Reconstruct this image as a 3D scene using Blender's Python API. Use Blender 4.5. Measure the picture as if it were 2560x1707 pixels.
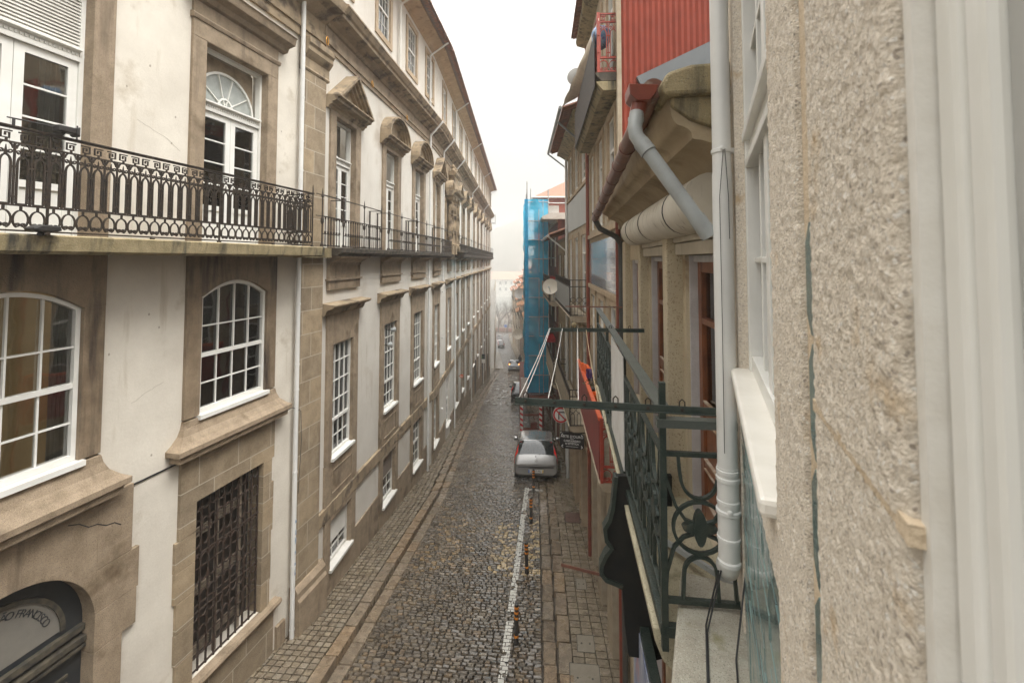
import bpy, math, random
import numpy as np
from mathutils import Vector, noise as mn
from math import radians, sin, cos, pi, hypot, atan2, sqrt, tan
random.seed(7); rng = np.random.default_rng(7)
scene = bpy.context.scene
for o in list(bpy.data.objects): bpy.data.objects.remove(o)
C = scene.collection

# ------------------------------------------------------------ camera
cam_d = bpy.data.cameras.new('camera'); cam = bpy.data.objects.new('camera', cam_d); C.objects.link(cam)
scene.camera = cam
cam_d.sensor_fit = 'HORIZONTAL'; cam_d.sensor_width = 36; cam_d.lens = 36*1138/2560
cam.rotation_euler = (radians(92.4), 0, radians(5.67)); cam.location = (0, 0, 0)
cam_d.shift_x = 0; cam_d.shift_y = -(853.5-602.3)/2560
cam_d.clip_start = .03; cam_d.clip_end = 3000
cam_d.dof.use_dof = True; cam_d.dof.focus_distance = 7.0; cam_d.dof.aperture_fstop = 8

# ------------------------------------------------------------ sky, sun, exposure
SUN_EL, SUN_AZ = radians(60), radians(118)
w = bpy.data.worlds.new('World'); scene.world = w; w.use_nodes = True
nt = w.node_tree; nt.nodes.clear()
out = nt.nodes.new('ShaderNodeOutputWorld'); bg = nt.nodes.new('ShaderNodeBackground')
sky = nt.nodes.new('ShaderNodeTexSky'); sky.sky_type = 'NISHITA'; sky.sun_disc = False
sky.sun_elevation = SUN_EL; sky.sun_rotation = SUN_AZ; sky.air_density = 1.6; sky.dust_density = 6
hsv = nt.nodes.new('ShaderNodeHueSaturation'); hsv.inputs['Saturation'].default_value = .12
mx = nt.nodes.new('ShaderNodeMix'); mx.data_type = 'RGBA'; mx.inputs[0].default_value = .8
mx.inputs[7].default_value = (3.3, 3.25, 3.1, 1)      # overcast cloud layer, brightening towards the zenith
nt.links.new(sky.outputs[0], hsv.inputs['Color']); nt.links.new(hsv.outputs[0], mx.inputs[6])
tcw = nt.nodes.new('ShaderNodeTexCoord'); sxw = nt.nodes.new('ShaderNodeSeparateXYZ'); nt.links.new(tcw.outputs['Generated'], sxw.inputs[0])
pw = nt.nodes.new('ShaderNodeMath'); pw.operation = 'POWER'; pw.use_clamp = True; pw.inputs[1].default_value = 2.4; nt.links.new(sxw.outputs['Z'], pw.inputs[0])
ml = nt.nodes.new('ShaderNodeMath'); ml.operation = 'MULTIPLY_ADD'; ml.inputs[1].default_value = 6.2; ml.inputs[2].default_value = 1.0; nt.links.new(pw.outputs[0], ml.inputs[0])
vm = nt.nodes.new('ShaderNodeVectorMath'); vm.operation = 'SCALE'; nt.links.new(mx.outputs[2], vm.inputs[0]); nt.links.new(ml.outputs[0], vm.inputs['Scale'])
nt.links.new(vm.outputs[0], bg.inputs[0]); bg.inputs[1].default_value = .10
nt.links.new(bg.outputs[0], out.inputs[0])
sd = bpy.data.lights.new('sun', 'SUN'); sun = bpy.data.objects.new('sun', sd); C.objects.link(sun)
sd.energy = .85; sd.angle = radians(28); sd.color = (1, .97, .93)
sun.rotation_euler = (pi/2-SUN_EL, 0, pi-SUN_AZ); sun.location = (0, 0, 60)
scene.view_settings.view_transform = 'Standard'; scene.view_settings.look = 'None'
scene.view_settings.exposure = 1.27; scene.view_settings.gamma = 1
scene.cycles.transparent_max_bounces = 16; scene.cycles.max_bounces = 7
scene.cycles.volume_bounces = 3; scene.cycles.caustics_reflective = False; scene.cycles.caustics_refractive = False

# ------------------------------------------------------------ pixel -> point helper (real distances given)
_f = 1138.; _y = radians(5.67); _p = radians(2.4); _cy = 650-_f*tan(_p)
_F = Vector((-sin(_y)*cos(_p), cos(_y)*cos(_p), sin(_p))); _R = Vector((cos(_y), sin(_y), 0)); _U = _R.cross(_F)
def at(px, py, Y):
    d = _F + _R*((px-1280)/_f) - _U*((py-_cy)/_f); d = d/d.y
    return Vector((d.x*Y, Y, d.z*Y))

# ------------------------------------------------------------ materials
MATS = {}
def mat(name, c1, c2=None, scale=8, rough=.7, rough2=None, bump=0, bscale=None, streak=None, sscale=1.5, sth=.55,
        metal=0, brick=None, spec=.5, alpha=None, detail=6, attr=False, coat=0, fleck=None, stain=None, stth=.6, stscale=.7):
    if name in MATS: return MATS[name]
    m = bpy.data.materials.new(name); m.use_nodes = True; t = m.node_tree; N = t.nodes; L = t.links
    b = N['Principled BSDF']; tc = N.new('ShaderNodeTexCoord'); vec = tc.outputs['Object']
    c2 = c2 or c1
    def noi(sc, det=detail, v=vec):
        n = N.new('ShaderNodeTexNoise'); n.inputs['Scale'].default_value = sc; n.inputs['Detail'].default_value = det
        n.inputs['Roughness'].default_value = .6; L.new(v, n.inputs['Vector']); return n.outputs['Fac']
    def ramp(src, a, bb):
        r = N.new('ShaderNodeMapRange'); r.inputs[1].default_value = a; r.inputs[2].default_value = bb; L.new(src, r.inputs[0]); return r.outputs[0]
    def mix(fac, A, B, mode='MIX'):
        x = N.new('ShaderNodeMix'); x.data_type = 'RGBA'; x.blend_type = mode
        for i, s in ((0, fac), (6, A), (7, B)):
            if hasattr(s, 'links') or hasattr(s, 'is_linked'): L.new(s, x.inputs[i])
            else: x.inputs[i].default_value = s if i == 0 else (*s, 1)
        return x.outputs[2]
    n1 = noi(scale)
    col = mix(ramp(n1, .35, .65), c1, c2)
    if attr:
        a = N.new('ShaderNodeAttribute'); a.attribute_name = 'Col'; col = mix(.85, a.outputs['Color'], mix(.5, a.outputs['Color'], col), 'MIX')
        col = mix(ramp(n1, .3, .75), col, mix(1., col, (.55, .52, .5), 'MULTIPLY'))
    if fleck:
        v = N.new('ShaderNodeTexVoronoi'); v.inputs['Scale'].default_value = fleck[1]; L.new(vec, v.inputs['Vector'])
        sp = N.new('ShaderNodeSeparateColor'); L.new(v.outputs['Color'], sp.inputs[0])
        col = mix(ramp(sp.outputs[0], fleck[2], fleck[2]+.08), col, fleck[0])
        if len(fleck) > 3: col = mix(ramp(sp.outputs[1], fleck[2], fleck[2]+.08), col, fleck[3])
    if stain:
        col = mix(ramp(noi(stscale, 8), stth, stth+.12), col, stain)
    if streak:
        mp = N.new('ShaderNodeMapping'); mp.inputs['Scale'].default_value = (1, 1, .12); L.new(vec, mp.inputs[0])
        s1 = ramp(noi(sscale*2.2, 5, mp.outputs[0]), sth, sth+.18)
        col = mix(s1, col, streak)
    bsrc = None
    if brick:   # (width, height, mortar size, mortar colour, axis, offset)
        sx = N.new('ShaderNodeSeparateXYZ'); L.new(vec, sx.inputs[0]); cb = N.new('ShaderNodeCombineXYZ')
        ax = brick[4]
        L.new(sx.outputs['Y' if ax[0] == 'y' else 'X'], cb.inputs[0]); L.new(sx.outputs['Z' if ax[1] == 'z' else 'Y'], cb.inputs[1])
        bt = N.new('ShaderNodeTexBrick'); bt.offset = brick[5]; bt.inputs['Scale'].default_value = 1
        bt.inputs['Brick Width'].default_value = brick[0]; bt.inputs['Row Height'].default_value = brick[1]
        bt.inputs['Mortar Size'].default_value = brick[2]; bt.inputs['Mortar Smooth'].default_value = .2
        bt.inputs['Color1'].default_value = (.72, .72, .72, 1); bt.inputs['Color2'].default_value = (1.15, 1.12, 1.05, 1); bt.inputs['Mortar'].default_value = (1, 1, 1, 1)
        L.new(cb.outputs[0], bt.inputs['Vector'])
        col = mix(.8, col, bt.outputs['Color'], 'MULTIPLY'); col = mix(bt.outputs['Fac'], col, brick[3]); bsrc = bt.outputs['Fac']
    L.new(col, b.inputs['Base Color'])
    if rough2 is not None:
        r = N.new('ShaderNodeMapRange'); r.inputs[1].default_value = .35; r.inputs[2].default_value = .65; r.inputs[3].default_value = rough; r.inputs[4].default_value = rough2
        L.new(noi(scale*.6+.5, 3), r.inputs[0]); L.new(r.outputs[0], b.inputs['Roughness'])
    else: b.inputs['Roughness'].default_value = rough
    b.inputs['Metallic'].default_value = metal; b.inputs['Specular IOR Level'].default_value = spec; b.inputs['Coat Weight'].default_value = coat
    if bump:
        bp = N.new('ShaderNodeBump'); bp.inputs['Strength'].default_value = bump; bp.inputs['Distance'].default_value = .02
        h = noi(bscale or scale*4, 5)
        if bsrc is not None:
            mm = N.new('ShaderNodeMath'); mm.operation = 'SUBTRACT'; L.new(h, mm.inputs[0]); L.new(bsrc, mm.inputs[1]); h = mm.outputs[0]
        L.new(h, bp.inputs['Height']); L.new(bp.outputs[0], b.inputs['Normal'])
    if alpha is not None: b.inputs['Alpha'].default_value = alpha
    MATS[name] = m; return m

def glassmat(name, tint, refl=.0):
    if name in MATS: return MATS[name]
    m = bpy.data.materials.new(name); m.use_nodes = True; t = m.node_tree; t.nodes.clear(); N = t.nodes
    o = N.new('ShaderNodeOutputMaterial'); g = N.new('ShaderNodeBsdfGlossy'); g.inputs['Roughness'].default_value = .03
    tr = N.new('ShaderNodeBsdfTransparent'); tr.inputs[0].default_value = (*tint, 1)
    fr = N.new('ShaderNodeFresnel'); fr.inputs[0].default_value = 1.55
    ad = N.new('ShaderNodeMath'); ad.operation = 'ADD'; ad.inputs[1].default_value = refl; ad.use_clamp = True
    nz = N.new('ShaderNodeTexNoise'); nz.inputs['Scale'].default_value = 1.3; tc = N.new('ShaderNodeTexCoord'); t.links.new(tc.outputs['Object'], nz.inputs[0])
    bp = N.new('ShaderNodeBump'); bp.inputs['Strength'].default_value = .12; bp.inputs['Distance'].default_value = .05
    t.links.new(nz.outputs[0], bp.inputs['Height']); t.links.new(bp.outputs[0], g.inputs['Normal'])
    mi = N.new('ShaderNodeMixShader'); t.links.new(fr.outputs[0], ad.inputs[0]); t.links.new(ad.outputs[0], mi.inputs[0])
    t.links.new(tr.outputs[0], mi.inputs[1]); t.links.new(g.outputs[0], mi.inputs[2]); t.links.new(mi.outputs[0], o.inputs[0])
    MATS[name] = m; return m

PLASTER = mat('old_plaster', (.67, .625, .54), (.56, .515, .44), scale=1.1, rough=.85, bump=.2, bscale=22, streak=(.46, .40, .31), sscale=2.1, sth=.60, stain=(.49, .435, .35), stth=.58, stscale=1.6, detail=12)
PLASTER2 = mat('grey_plaster', (.62, .59, .53), (.54, .505, .445), scale=.8, rough=.85, bump=.15, bscale=24, streak=(.44, .39, .31), sscale=2.3, sth=.60, stain=(.47, .42, .35), stth=.58, detail=9)
GRAN = mat('brown_granite', (.325, .25, .172), (.21, .158, .103), scale=5, rough=.8, bump=.35, bscale=70, streak=(.12, .085, .055), sscale=1.6, sth=.58, fleck=((.12, .09, .06), 240, .88, (.36, .275, .175)), stain=(.11, .073, .038), stth=.56, stscale=1.3, detail=10)
GRANB = mat('granite_blocks', (.35, .275, .185), (.23, .175, .112), scale=4, rough=.8, bump=.35, bscale=60, streak=(.15, .11, .075), sth=.62, brick=(.75, .48, .008, (.42, .37, .29), 'yz', .37), fleck=((.14, .105, .07), 240, .88, (.40, .32, .21)), detail=10)
GRANM = mat('mossy_granite', (.33, .265, .15), (.21, .17, .085), scale=6, rough=.8, bump=.4, bscale=50, streak=(.045, .04, .028), sscale=3.2, sth=.5, stain=(.28, .17, .075), stth=.62, fleck=((.14, .12, .08), 260, .9, (.36, .31, .2)))
GRAND = mat('black_crusted_granite', (.11, .09, .065), (.045, .038, .03), scale=6, rough=.85, bump=.5, bscale=50, streak=(.22, .19, .13), sscale=3, sth=.6, stain=(.2, .165, .1), stth=.6)
GRANS = mat('wet_stained_granite', (.28, .212, .14), (.17, .122, .076), scale=3, rough=.6, bump=.35, bscale=60, streak=(.03, .02, .015), sscale=1.8, sth=.5, fleck=((.1, .075, .05), 240, .88))
CORN = mat('lichen_cornice', (.345, .265, .17), (.225, .17, .105), scale=3, rough=.85, bump=.4, bscale=40, streak=(.10, .075, .05), sscale=1.2, sth=.55, stain=(.085, .06, .038), stth=.52, stscale=2.6)
WHITE = mat('white_paint', (.74, .73, .69), (.67, .66, .61), scale=3, rough=.4, bump=.05, streak=(.60, .58, .52), sscale=6, sth=.7)
WFAR = mat('white_paint_dull', (.68, .66, .61), (.60, .58, .53), scale=3, rough=.5)
IRON = mat('weathered_iron', (.022, .018, .015), (.05, .034, .022), scale=25, rough=.55, bump=.25, bscale=120, metal=.3)
IRONG = mat('dark_green_iron', (.022, .035, .030), (.045, .055, .045), scale=14, rough=.4, bump=.35, bscale=90, metal=.2, stain=(.12, .10, .065), stth=.66, stscale=14)
REDI = mat('red_iron', (.36, .055, .03), (.26, .045, .028), scale=12, rough=.5, bump=.2, bscale=60, stain=(.12, .04, .025), stth=.62, stscale=6)
ROOM = mat('dim_room', (.30, .27, .22), (.17, .15, .12), scale=1.3, rough=.9)
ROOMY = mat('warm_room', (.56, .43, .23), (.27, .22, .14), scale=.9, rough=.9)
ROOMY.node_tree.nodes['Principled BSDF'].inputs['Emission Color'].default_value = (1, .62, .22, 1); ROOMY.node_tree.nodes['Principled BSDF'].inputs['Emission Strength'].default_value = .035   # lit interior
CURT = mat('net_curtain', (.45, .44, .41), (.30, .29, .27), scale=5, rough=.9, streak=(.22, .21, .2), sscale=6, sth=.5)
BLUEB = mat('blue_blind', (.05, .22, .36), (.12, .27, .36), scale=2, rough=.8)
GLASS = glassmat('window_glass', (.88, .89, .86), .13)
GLASSD = glassmat('street_window_glass', (.62, .64, .62), .10)
TILE = mat('clay_tiles', (.30, .125, .065), (.16, .075, .045), scale=9, rough=.8, bump=.5, bscale=25, stain=(.10, .075, .05), stth=.55, stscale=3)
PVC = mat('white_pipe', (.68, .675, .65), (.62, .615, .59), scale=3, rough=.35, streak=(.40, .385, .35), sth=.68, bump=.02)
PVCG = mat('grey_pipe', (.36, .38, .38), (.27, .28, .27), scale=4, rough=.4, stain=(.10, .09, .075), stth=.62, stscale=7, bump=.1)
BROWN = mat('varnished_door_wood', (.24, .085, .035), (.15, .055, .025), scale=10, rough=.35, streak=(.09, .03, .015), sscale=8, sth=.55, bump=.1)
CREAM = mat('cream_render', (.52, .44, .31), (.43, .35, .235), scale=1.6, rough=.85, bump=.25, bscale=45, streak=(.24, .175, .10), sscale=1.2, sth=.6, stain=(.28, .205, .125), stth=.6, stscale=2.2, detail=10)
BLACK = mat('black_rubber', (.015, .015, .016), (.025, .025, .025), scale=20, rough=.6)

# ------------------------------------------------------------ object helpers
def tag(o, label=None, cat=None, group=None, kind=None):
    if label: o['label'] = label
    if cat: o['category'] = cat
    if group: o['group'] = group
    if kind: o['kind'] = kind
    return o
WL = {}
def empty(name, loc, label=None, cat=None, group=None, rz=0):
    o = bpy.data.objects.new(name, None); C.objects.link(o); o.location = loc; o.rotation_euler = (0, 0, rz)
    o.empty_display_size = .2; WL[o.name] = Vector(loc); return tag(o, label, cat, group)
class MB:
    def __init__(s): s.v = []; s.f = []; s.c = []
    def add(s, vs, fs, col=None):
        b = len(s.v); s.v += [tuple(x) for x in vs]; s.f += [tuple(i+b for i in f) for f in fs]
        if col is not None: s.c += [col]*len(vs)
        return s
    def box(s, fr, u0, u1, o0, o1, z0, z1):
        P = fr if callable(fr) else fr.pt
        vs = [P(u, o, z) for z in (z0, z1) for (u, o) in ((u0, o0), (u1, o0), (u1, o1), (u0, o1))]
        return s.add(vs, [(0, 3, 2, 1), (4, 5, 6, 7), (0, 1, 5, 4), (1, 2, 6, 5), (2, 3, 7, 6), (3, 0, 4, 7)])
    def prism(s, fr, pts, o0, o1):        # polygon in (u,z), pushed from o0 to o1
        P = fr if callable(fr) else fr.pt; n = len(pts)
        vs = [P(u, o0, z) for u, z in pts] + [P(u, o1, z) for u, z in pts]
        return s.add(vs, [tuple(range(n))[::-1], tuple(range(n, 2*n))] + [(i, (i+1) % n, n+(i+1) % n, n+i) for i in range(n)])
    def strip(s, fr, A, B, o0, o1):       # band between two (u,z) polylines, with thickness
        P = fr if callable(fr) else fr.pt; n = len(A)
        vs = [P(u, o, z) for o in (o0, o1) for L_ in (A, B) for u, z in L_]
        fs = []
        for i in range(n-1):
            fs += [(i, i+1, n+i+1, n+i), (2*n+i, 3*n+i, 3*n+i+1, 2*n+i+1), (i, 2*n+i, 2*n+i+1, i+1), (n+i, n+i+1, 3*n+i+1, 3*n+i)]
        fs += [(0, n, 3*n, 2*n), (n-1, 3*n-1, 4*n-1, 2*n-1)]
        return s.add(vs, fs)
    def ribbon(s, fr, pts, w, o0, o1, closed=False):
        n = len(pts); A = []; B = []
        for i, (u, z) in enumerate(pts):
            if closed: a, b = pts[i-1], pts[(i+1) % n]
            else: a, b = pts[max(i-1, 0)], pts[min(i+1, n-1)]
            dx, dz = b[0]-a[0], b[1]-a[1]; l = hypot(dx, dz) or 1
            A.append((u-dz/l*w/2, z+dx/l*w/2)); B.append((u+dz/l*w/2, z-dx/l*w/2))
        if closed: A.append(A[0]); B.append(B[0])
        return s.strip(fr, A, B, o0, o1)
    def tube(s, pts, r, n=8, caps=True):
        pts = [Vector(p) for p in pts]; rs = r if isinstance(r, (list, tuple)) else [r]*len(pts); vs = []; prev = None
        for i, p in enumerate(pts):
            d = (pts[min(i+1, len(pts)-1)]-pts[max(i-1, 0)]).normalized()
            if prev is None:
                a = d.orthogonal().normalized()
            else: a = (prev-d*prev.dot(d)).normalized()
            prev = a; b = d.cross(a)
            vs += [p+(a*cos(2*pi*k/n)+b*sin(2*pi*k/n))*rs[i] for k in range(n)]
        fs = [(i*n+k, i*n+(k+1) % n, (i+1)*n+(k+1) % n, (i+1)*n+k) for i in range(len(pts)-1) for k in range(n)]
        if caps: fs += [tuple(range(n))[::-1], tuple((len(pts)-1)*n+k for k in range(n))]
        return s.add(vs, fs)
    def lathe(s, c, prof, n=16, axis=(0, 0, 1)):
        c = Vector(c); ax = Vector(axis).normalized(); a = ax.orthogonal().normalized(); b = ax.cross(a)
        vs = [c+ax*z+(a*cos(2*pi*k/n)+b*sin(2*pi*k/n))*r for r, z in prof for k in range(n)]
        m = len(prof)
        fs = [(i*n+k, i*n+(k+1) % n, (i+1)*n+(k+1) % n, (i+1)*n+k) for i in range(m-1) for k in range(n)]
        fs += [tuple(range(n))[::-1], tuple((m-1)*n+k for k in range(n))]
        return s.add(vs, fs)
    def sweep(s, prof, path, side=1, caps=True):   # closed (o,z) profile along an (x,y) path
        n = len(prof); vs = []
        for i, p in enumerate(path):
            def nr(a, b):
                dx, dy = b[0]-a[0], b[1]-a[1]; l = hypot(dx, dy); return (dy/l*side, -dx/l*side)
            n1 = nr(path[max(i-1, 0)], path[max(i, 1)]); n2 = nr(path[min(i, len(path)-2)], path[min(i+1, len(path)-1)])
            nx, ny = (n1[0]+n2[0])/2, (n1[1]+n2[1])/2; l2 = nx*nx+ny*ny; nx /= l2; ny /= l2
            vs += [(p[0]+nx*o, p[1]+ny*o, z) for o, z in prof]
        fs = [(i*n+k, i*n+(k+1) % n, (i+1)*n+(k+1) % n, (i+1)*n+k) for i in range(len(path)-1) for k in range(n)]
        if caps: fs += [tuple(range(n))[::-1], tuple((len(path)-1)*n+k for k in range(n))]
        return s.add(vs, fs)
    def obj(s, name, m, parent=None, smooth=False, label=None, cat=None, group=None, kind=None, bevel=0):
        me = bpy.data.meshes.new(name)
        if parent: base = WL[parent.name]
        else:
            a = np.array(s.v); base = Vector(((a[:, 0].min()+a[:, 0].max())/2, (a[:, 1].min()+a[:, 1].max())/2, a[:, 2].min()))
        me.from_pydata([(x-base.x, y-base.y, z-base.z) for x, y, z in s.v], [], s.f); me.materials.append(m)
        if s.c:
            ca = me.color_attributes.new('Col', 'FLOAT_COLOR', 'POINT')
            ca.data.foreach_set('color', np.array([(*c, 1) for c in s.c], dtype=np.float32).ravel())
        me.update()
        import bmesh
        if len(s.f) < 60000 and not s.c:
            bm = bmesh.new(); bm.from_mesh(me); bmesh.ops.recalc_face_normals(bm, faces=bm.faces); bm.to_mesh(me); bm.free()
        if smooth:
            me.polygons.foreach_set('use_smooth', [True]*len(me.polygons))
        o = bpy.data.objects.new(name, me); C.objects.link(o)
        if parent: o.parent = parent
        else: o.location = base
        WL[o.name] = base
        if smooth == 'auto':
            try: me.set_sharp_from_angle(angle=radians(40))
            except Exception: pass
        if bevel:
            md = o.modifiers.new('bevel', 'BEVEL'); md.width = bevel; md.segments = 2; md.limit_method = 'ANGLE'; md.angle_limit = radians(40)
        return tag(o, label, cat, group, kind)
class Fr:     # facade frame: u along the wall (away from camera), o out into the street, z up
    def __init__(s, x0, y0, m, side): s.x0, s.y0, s.m, s.side, s.L = x0, y0, m, side, hypot(1, m)
    def pt(s, u, o, z):
        return (s.x0+s.m/s.L*u+s.side*o/s.L, s.y0+u/s.L-s.side*s.m/s.L*o, z)
    def xy(s, u, o=0): p = s.pt(u, o, 0); return (p[0], p[1])
def W(x, y, z): return (x, y, z)
def wall(fr, u0, u1, z0, z1, holes, o=0., depth=.25):
    """wall skin at offset o, with real openings and their reveals"""
    mb = MB(); us = sorted({u0, u1, *[h[0] for h in holes], *[h[1] for h in holes]}); zs = sorted({z0, z1, *[h[2] for h in holes], *[h[3] for h in holes]})
    us = [u for u in us if u0 <= u <= u1]; zs = [z for z in zs if z0 <= z <= z1]
    for a, b in zip(us, us[1:]):
        for c, d in zip(zs, zs[1:]):
            um, zm = (a+b)/2, (c+d)/2
            if any(h[0] < um < h[1] and h[2] < zm < h[3] for h in holes): continue
            mb.add([fr.pt(a, o, c), fr.pt(b, o, c), fr.pt(b, o, d), fr.pt(a, o, d)], [(0, 1, 2, 3)])
    for h in holes:
        a, b, c, d = h[:4]; e = o-depth
        for q in (((a, c), (a, d)), ((b, c), (b, d)), ((a, c), (b, c)), ((a, d), (b, d))):
            (p, r), (x, y) = q; mb.add([fr.pt(p, o, r), fr.pt(x, o, y), fr.pt(x, e, y), fr.pt(p, e, r)], [(0, 1, 2, 3)])
    mb.box(fr, u0, u1, o-6, o-5.9, z0, z1)
    mb.box(fr, u0, u0+.02, o-6, o-.001, z0, z1); mb.box(fr, u1-.02, u1, o-6, o-.001, z0, z1)
    return mb
def arc(cu, cz, ru, rz, a0, a1, n): return [(cu+ru*cos(radians(a0+(a1-a0)*i/n)), cz+rz*sin(radians(a0+(a1-a0)*i/n))) for i in range(n+1)]
def txt(s, size, name, m, parent, M3, loc, extr=.002, sx=1.0):
    cu = bpy.data.curves.new('t', 'FONT'); cu.body = s; cu.size = size; cu.extrude = extr; cu.align_x = 'CENTER'; cu.align_y = 'CENTER'
    to = bpy.data.objects.new('t', cu); C.objects.link(to); bpy.context.view_layer.update()
    me = bpy.data.meshes.new_from_object(to.evaluated_get(bpy.context.evaluated_depsgraph_get())); bpy.data.objects.remove(to)
    ex, ey, ez = M3; mb = MB()
    mb.add([Vector(loc)+ex*(v.co.x*sx)+ey*v.co.y+ez*v.co.z for v in me.vertices], [tuple(p.vertices) for p in me.polygons])
    return mb
def gz(Y):   # street level
    return float(np.interp(Y, [-30, 0, 18, 25, 36, 46, 63, 123, 176, 200], [-3.5, -6.57, -8.42, -9.32, -10.9, -12.5, -15.4, -23.5, -28.2, -28.5]))

# sash window: white frame is the window object, glass / sill / room are its children
def sash(fr, b, u0, u1, z0, z1, cols, rows, o=-.1, arch=0., mid=None, m=None, glass=None, room=None, back=.35, t=.045, bar=.018, curtains=True, sill=True, name='window', full=True):
    m = m or WHITE; glass = glass or GLASS; room = room or ROOM
    F = MB(); n = 10 if arch else 1
    top = (lambda u: z1+arch*(1-((2*(u-u0)/(u1-u0)-1)**2))) if arch else (lambda u: z1)
    U = [u0+(u1-u0)*i/n for i in range(n+1)]
    F.box(fr, u0, u0+t, o-.05, o+.03, z0, z1+(.012 if arch else 0)); F.box(fr, u1-t, u1, o-.05, o+.03, z0, z1+(.012 if arch else 0)); F.box(fr, u0+t, u1-t, o-.05, o+.03, z0, z0+t*1.3)
    F.strip(fr, [(u, top(u)-t) for u in U], [(u, top(u)) for u in U], o-.048, o+.032)
    zm = mid if mid else (z0+z1)/2
    F.box(fr, u0+t, u1-t, o-.04, o+.02, zm-.03, zm+.03)
    for i in range(1, cols):
        u = u0+t+(u1-u0-2*t)*i/cols
        F.box(fr, u-bar/2, u+bar/2, o-.02, o+.015, zm+.03, top(u)-t); F.box(fr, u-bar/2, u+bar/2, o-.04, o-.005, z0+t, zm-.03)
    ru, rl = rows
    for i in range(1, ru): z = zm+(z1-zm)*i/ru; F.box(fr, u0+t, u1-t, o-.018, o+.013, z-bar/2, z+bar/2)
    for i in range(1, rl): z = z0+(zm-z0)*i/rl; F.box(fr, u0+t, u1-t, o-.038, o-.007, z-bar/2, z+bar/2)
    wo = F.obj(name, m, b)
    G = MB(); G.strip(fr, [(u, z0+.02) for u in U], [(u, top(u)-.01) for u in U], o-.03, o-.026); G.obj('glass', glass, wo)
    if not full: return wo
    R = MB(); e = .1
    R.add([fr.pt(u0-e, o-back, z0-e), fr.pt(u1+e, o-back, z0-e), fr.pt(u1+e, o-back, z1+arch+e), fr.pt(u0-e, o-back, z1+arch+e)], [(0, 1, 2, 3)])
    R.obj('room', room, wo)
    if curtains:
        K = MB(); wd = (u1-u0)*.24
        for a, bb in ((u0, u0+wd*random.uniform(.5, 1.2)), (u1-wd*random.uniform(.6, 1.4), u1)):
            k = 10; pts = [(a+(bb-a)*i/k, o-.12-.025*(i % 2)) for i in range(k+1)]
            for (p, q), (r, s_) in zip(pts, pts[1:]): K.add([fr.pt(p, q, z0), fr.pt(r, s_, z0), fr.pt(r, s_, z1+arch*.6), fr.pt(p, q, z1+arch*.6)], [(0, 1, 2, 3)])
        K.obj('curtain', CURT, wo)
    if sill:
        S = MB(); S.box(fr, u0-.04, u1+.04, o-.02, .11, z0-.07, z0-.005); S.obj('sill', m, wo)
    return wo
# ============================================================ STREET
LA = Fr(-5.16, 9.88, -.007, 1); LBm = -.085; LB = Fr(-5.22, 18.8, LBm, 1); L1 = Fr(-5.16, 9.88, .1134, 1)
def polyx(pts): 
    ys = [p[1] for p in pts]; xs = [p[0] for p in pts]
    return lambda Y: np.interp(Y, ys, xs)
XL = polyx([(-7.6, -12), (-5.16, 9.88), (-5.22, 18.8), (-8.55, 58), (-9.1, 66), (-17, 123), (-25, 178)])      # left facades
XR = polyx([(.35, -12), (1.0, 2.35), (1.1, 7.5), (.87, 12.64), (.43, 18.1), (.04, 22.5), (-1.0, 34), (-4.0, 64), (-11.3, 123), (-18, 176)])
KL = polyx([(-4.3, -12), (-4.05, 8.6), (-4.15, 15.5), (-4.45, 18.8), (-4.85, 22.6), (-5.95, 35.4), (-7.75, 58), (-15.6, 123), (-23.5, 178)])
KR = polyx([(.1, -12), (.02, 8), (-.12, 11.3), (-.42, 17.1), (-1.15, 25), (-2.6, 40), (-4.95, 64), (-12.3, 123), (-19.2, 178)])
ys = np.concatenate([np.arange(-14, 180, 2.), [200, 214]]); mb = MB()
for Y in ys:
    for X in (-220, -60, -12, -4, 4, 60, 220): mb.v.append((X, Y, gz(Y)-.06))
for i in range(len(ys)-1):
    for k in range(6): mb.f.append((i*7+k, i*7+k+1, (i+1)*7+k+1, (i+1)*7+k))
MORT = mat('wet_mortar', (.045, .034, .024), (.075, .058, .04), scale=14, rough=.35, rough2=.6, bump=.4, bscale=60, detail=8)
mb.obj('ground', MORT, kind='structure')
COB = mat('wet_cobbles', (.14, .11, .08), (.10, .08, .06), scale=9, rough=.10, rough2=.32, bump=.25, bscale=110, attr=True, spec=.8, coat=.8)
COB.node_tree.nodes['Principled BSDF'].inputs['Coat Roughness'].default_value = .10
KERB = mat('wet_kerb_granite', (.3, .23, .15), (.2, .15, .1), scale=7, rough=.16, rough2=.42, bump=.3, bscale=90, attr=True, coat=.4, fleck=((.1, .075, .05), 90, .85))

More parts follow.
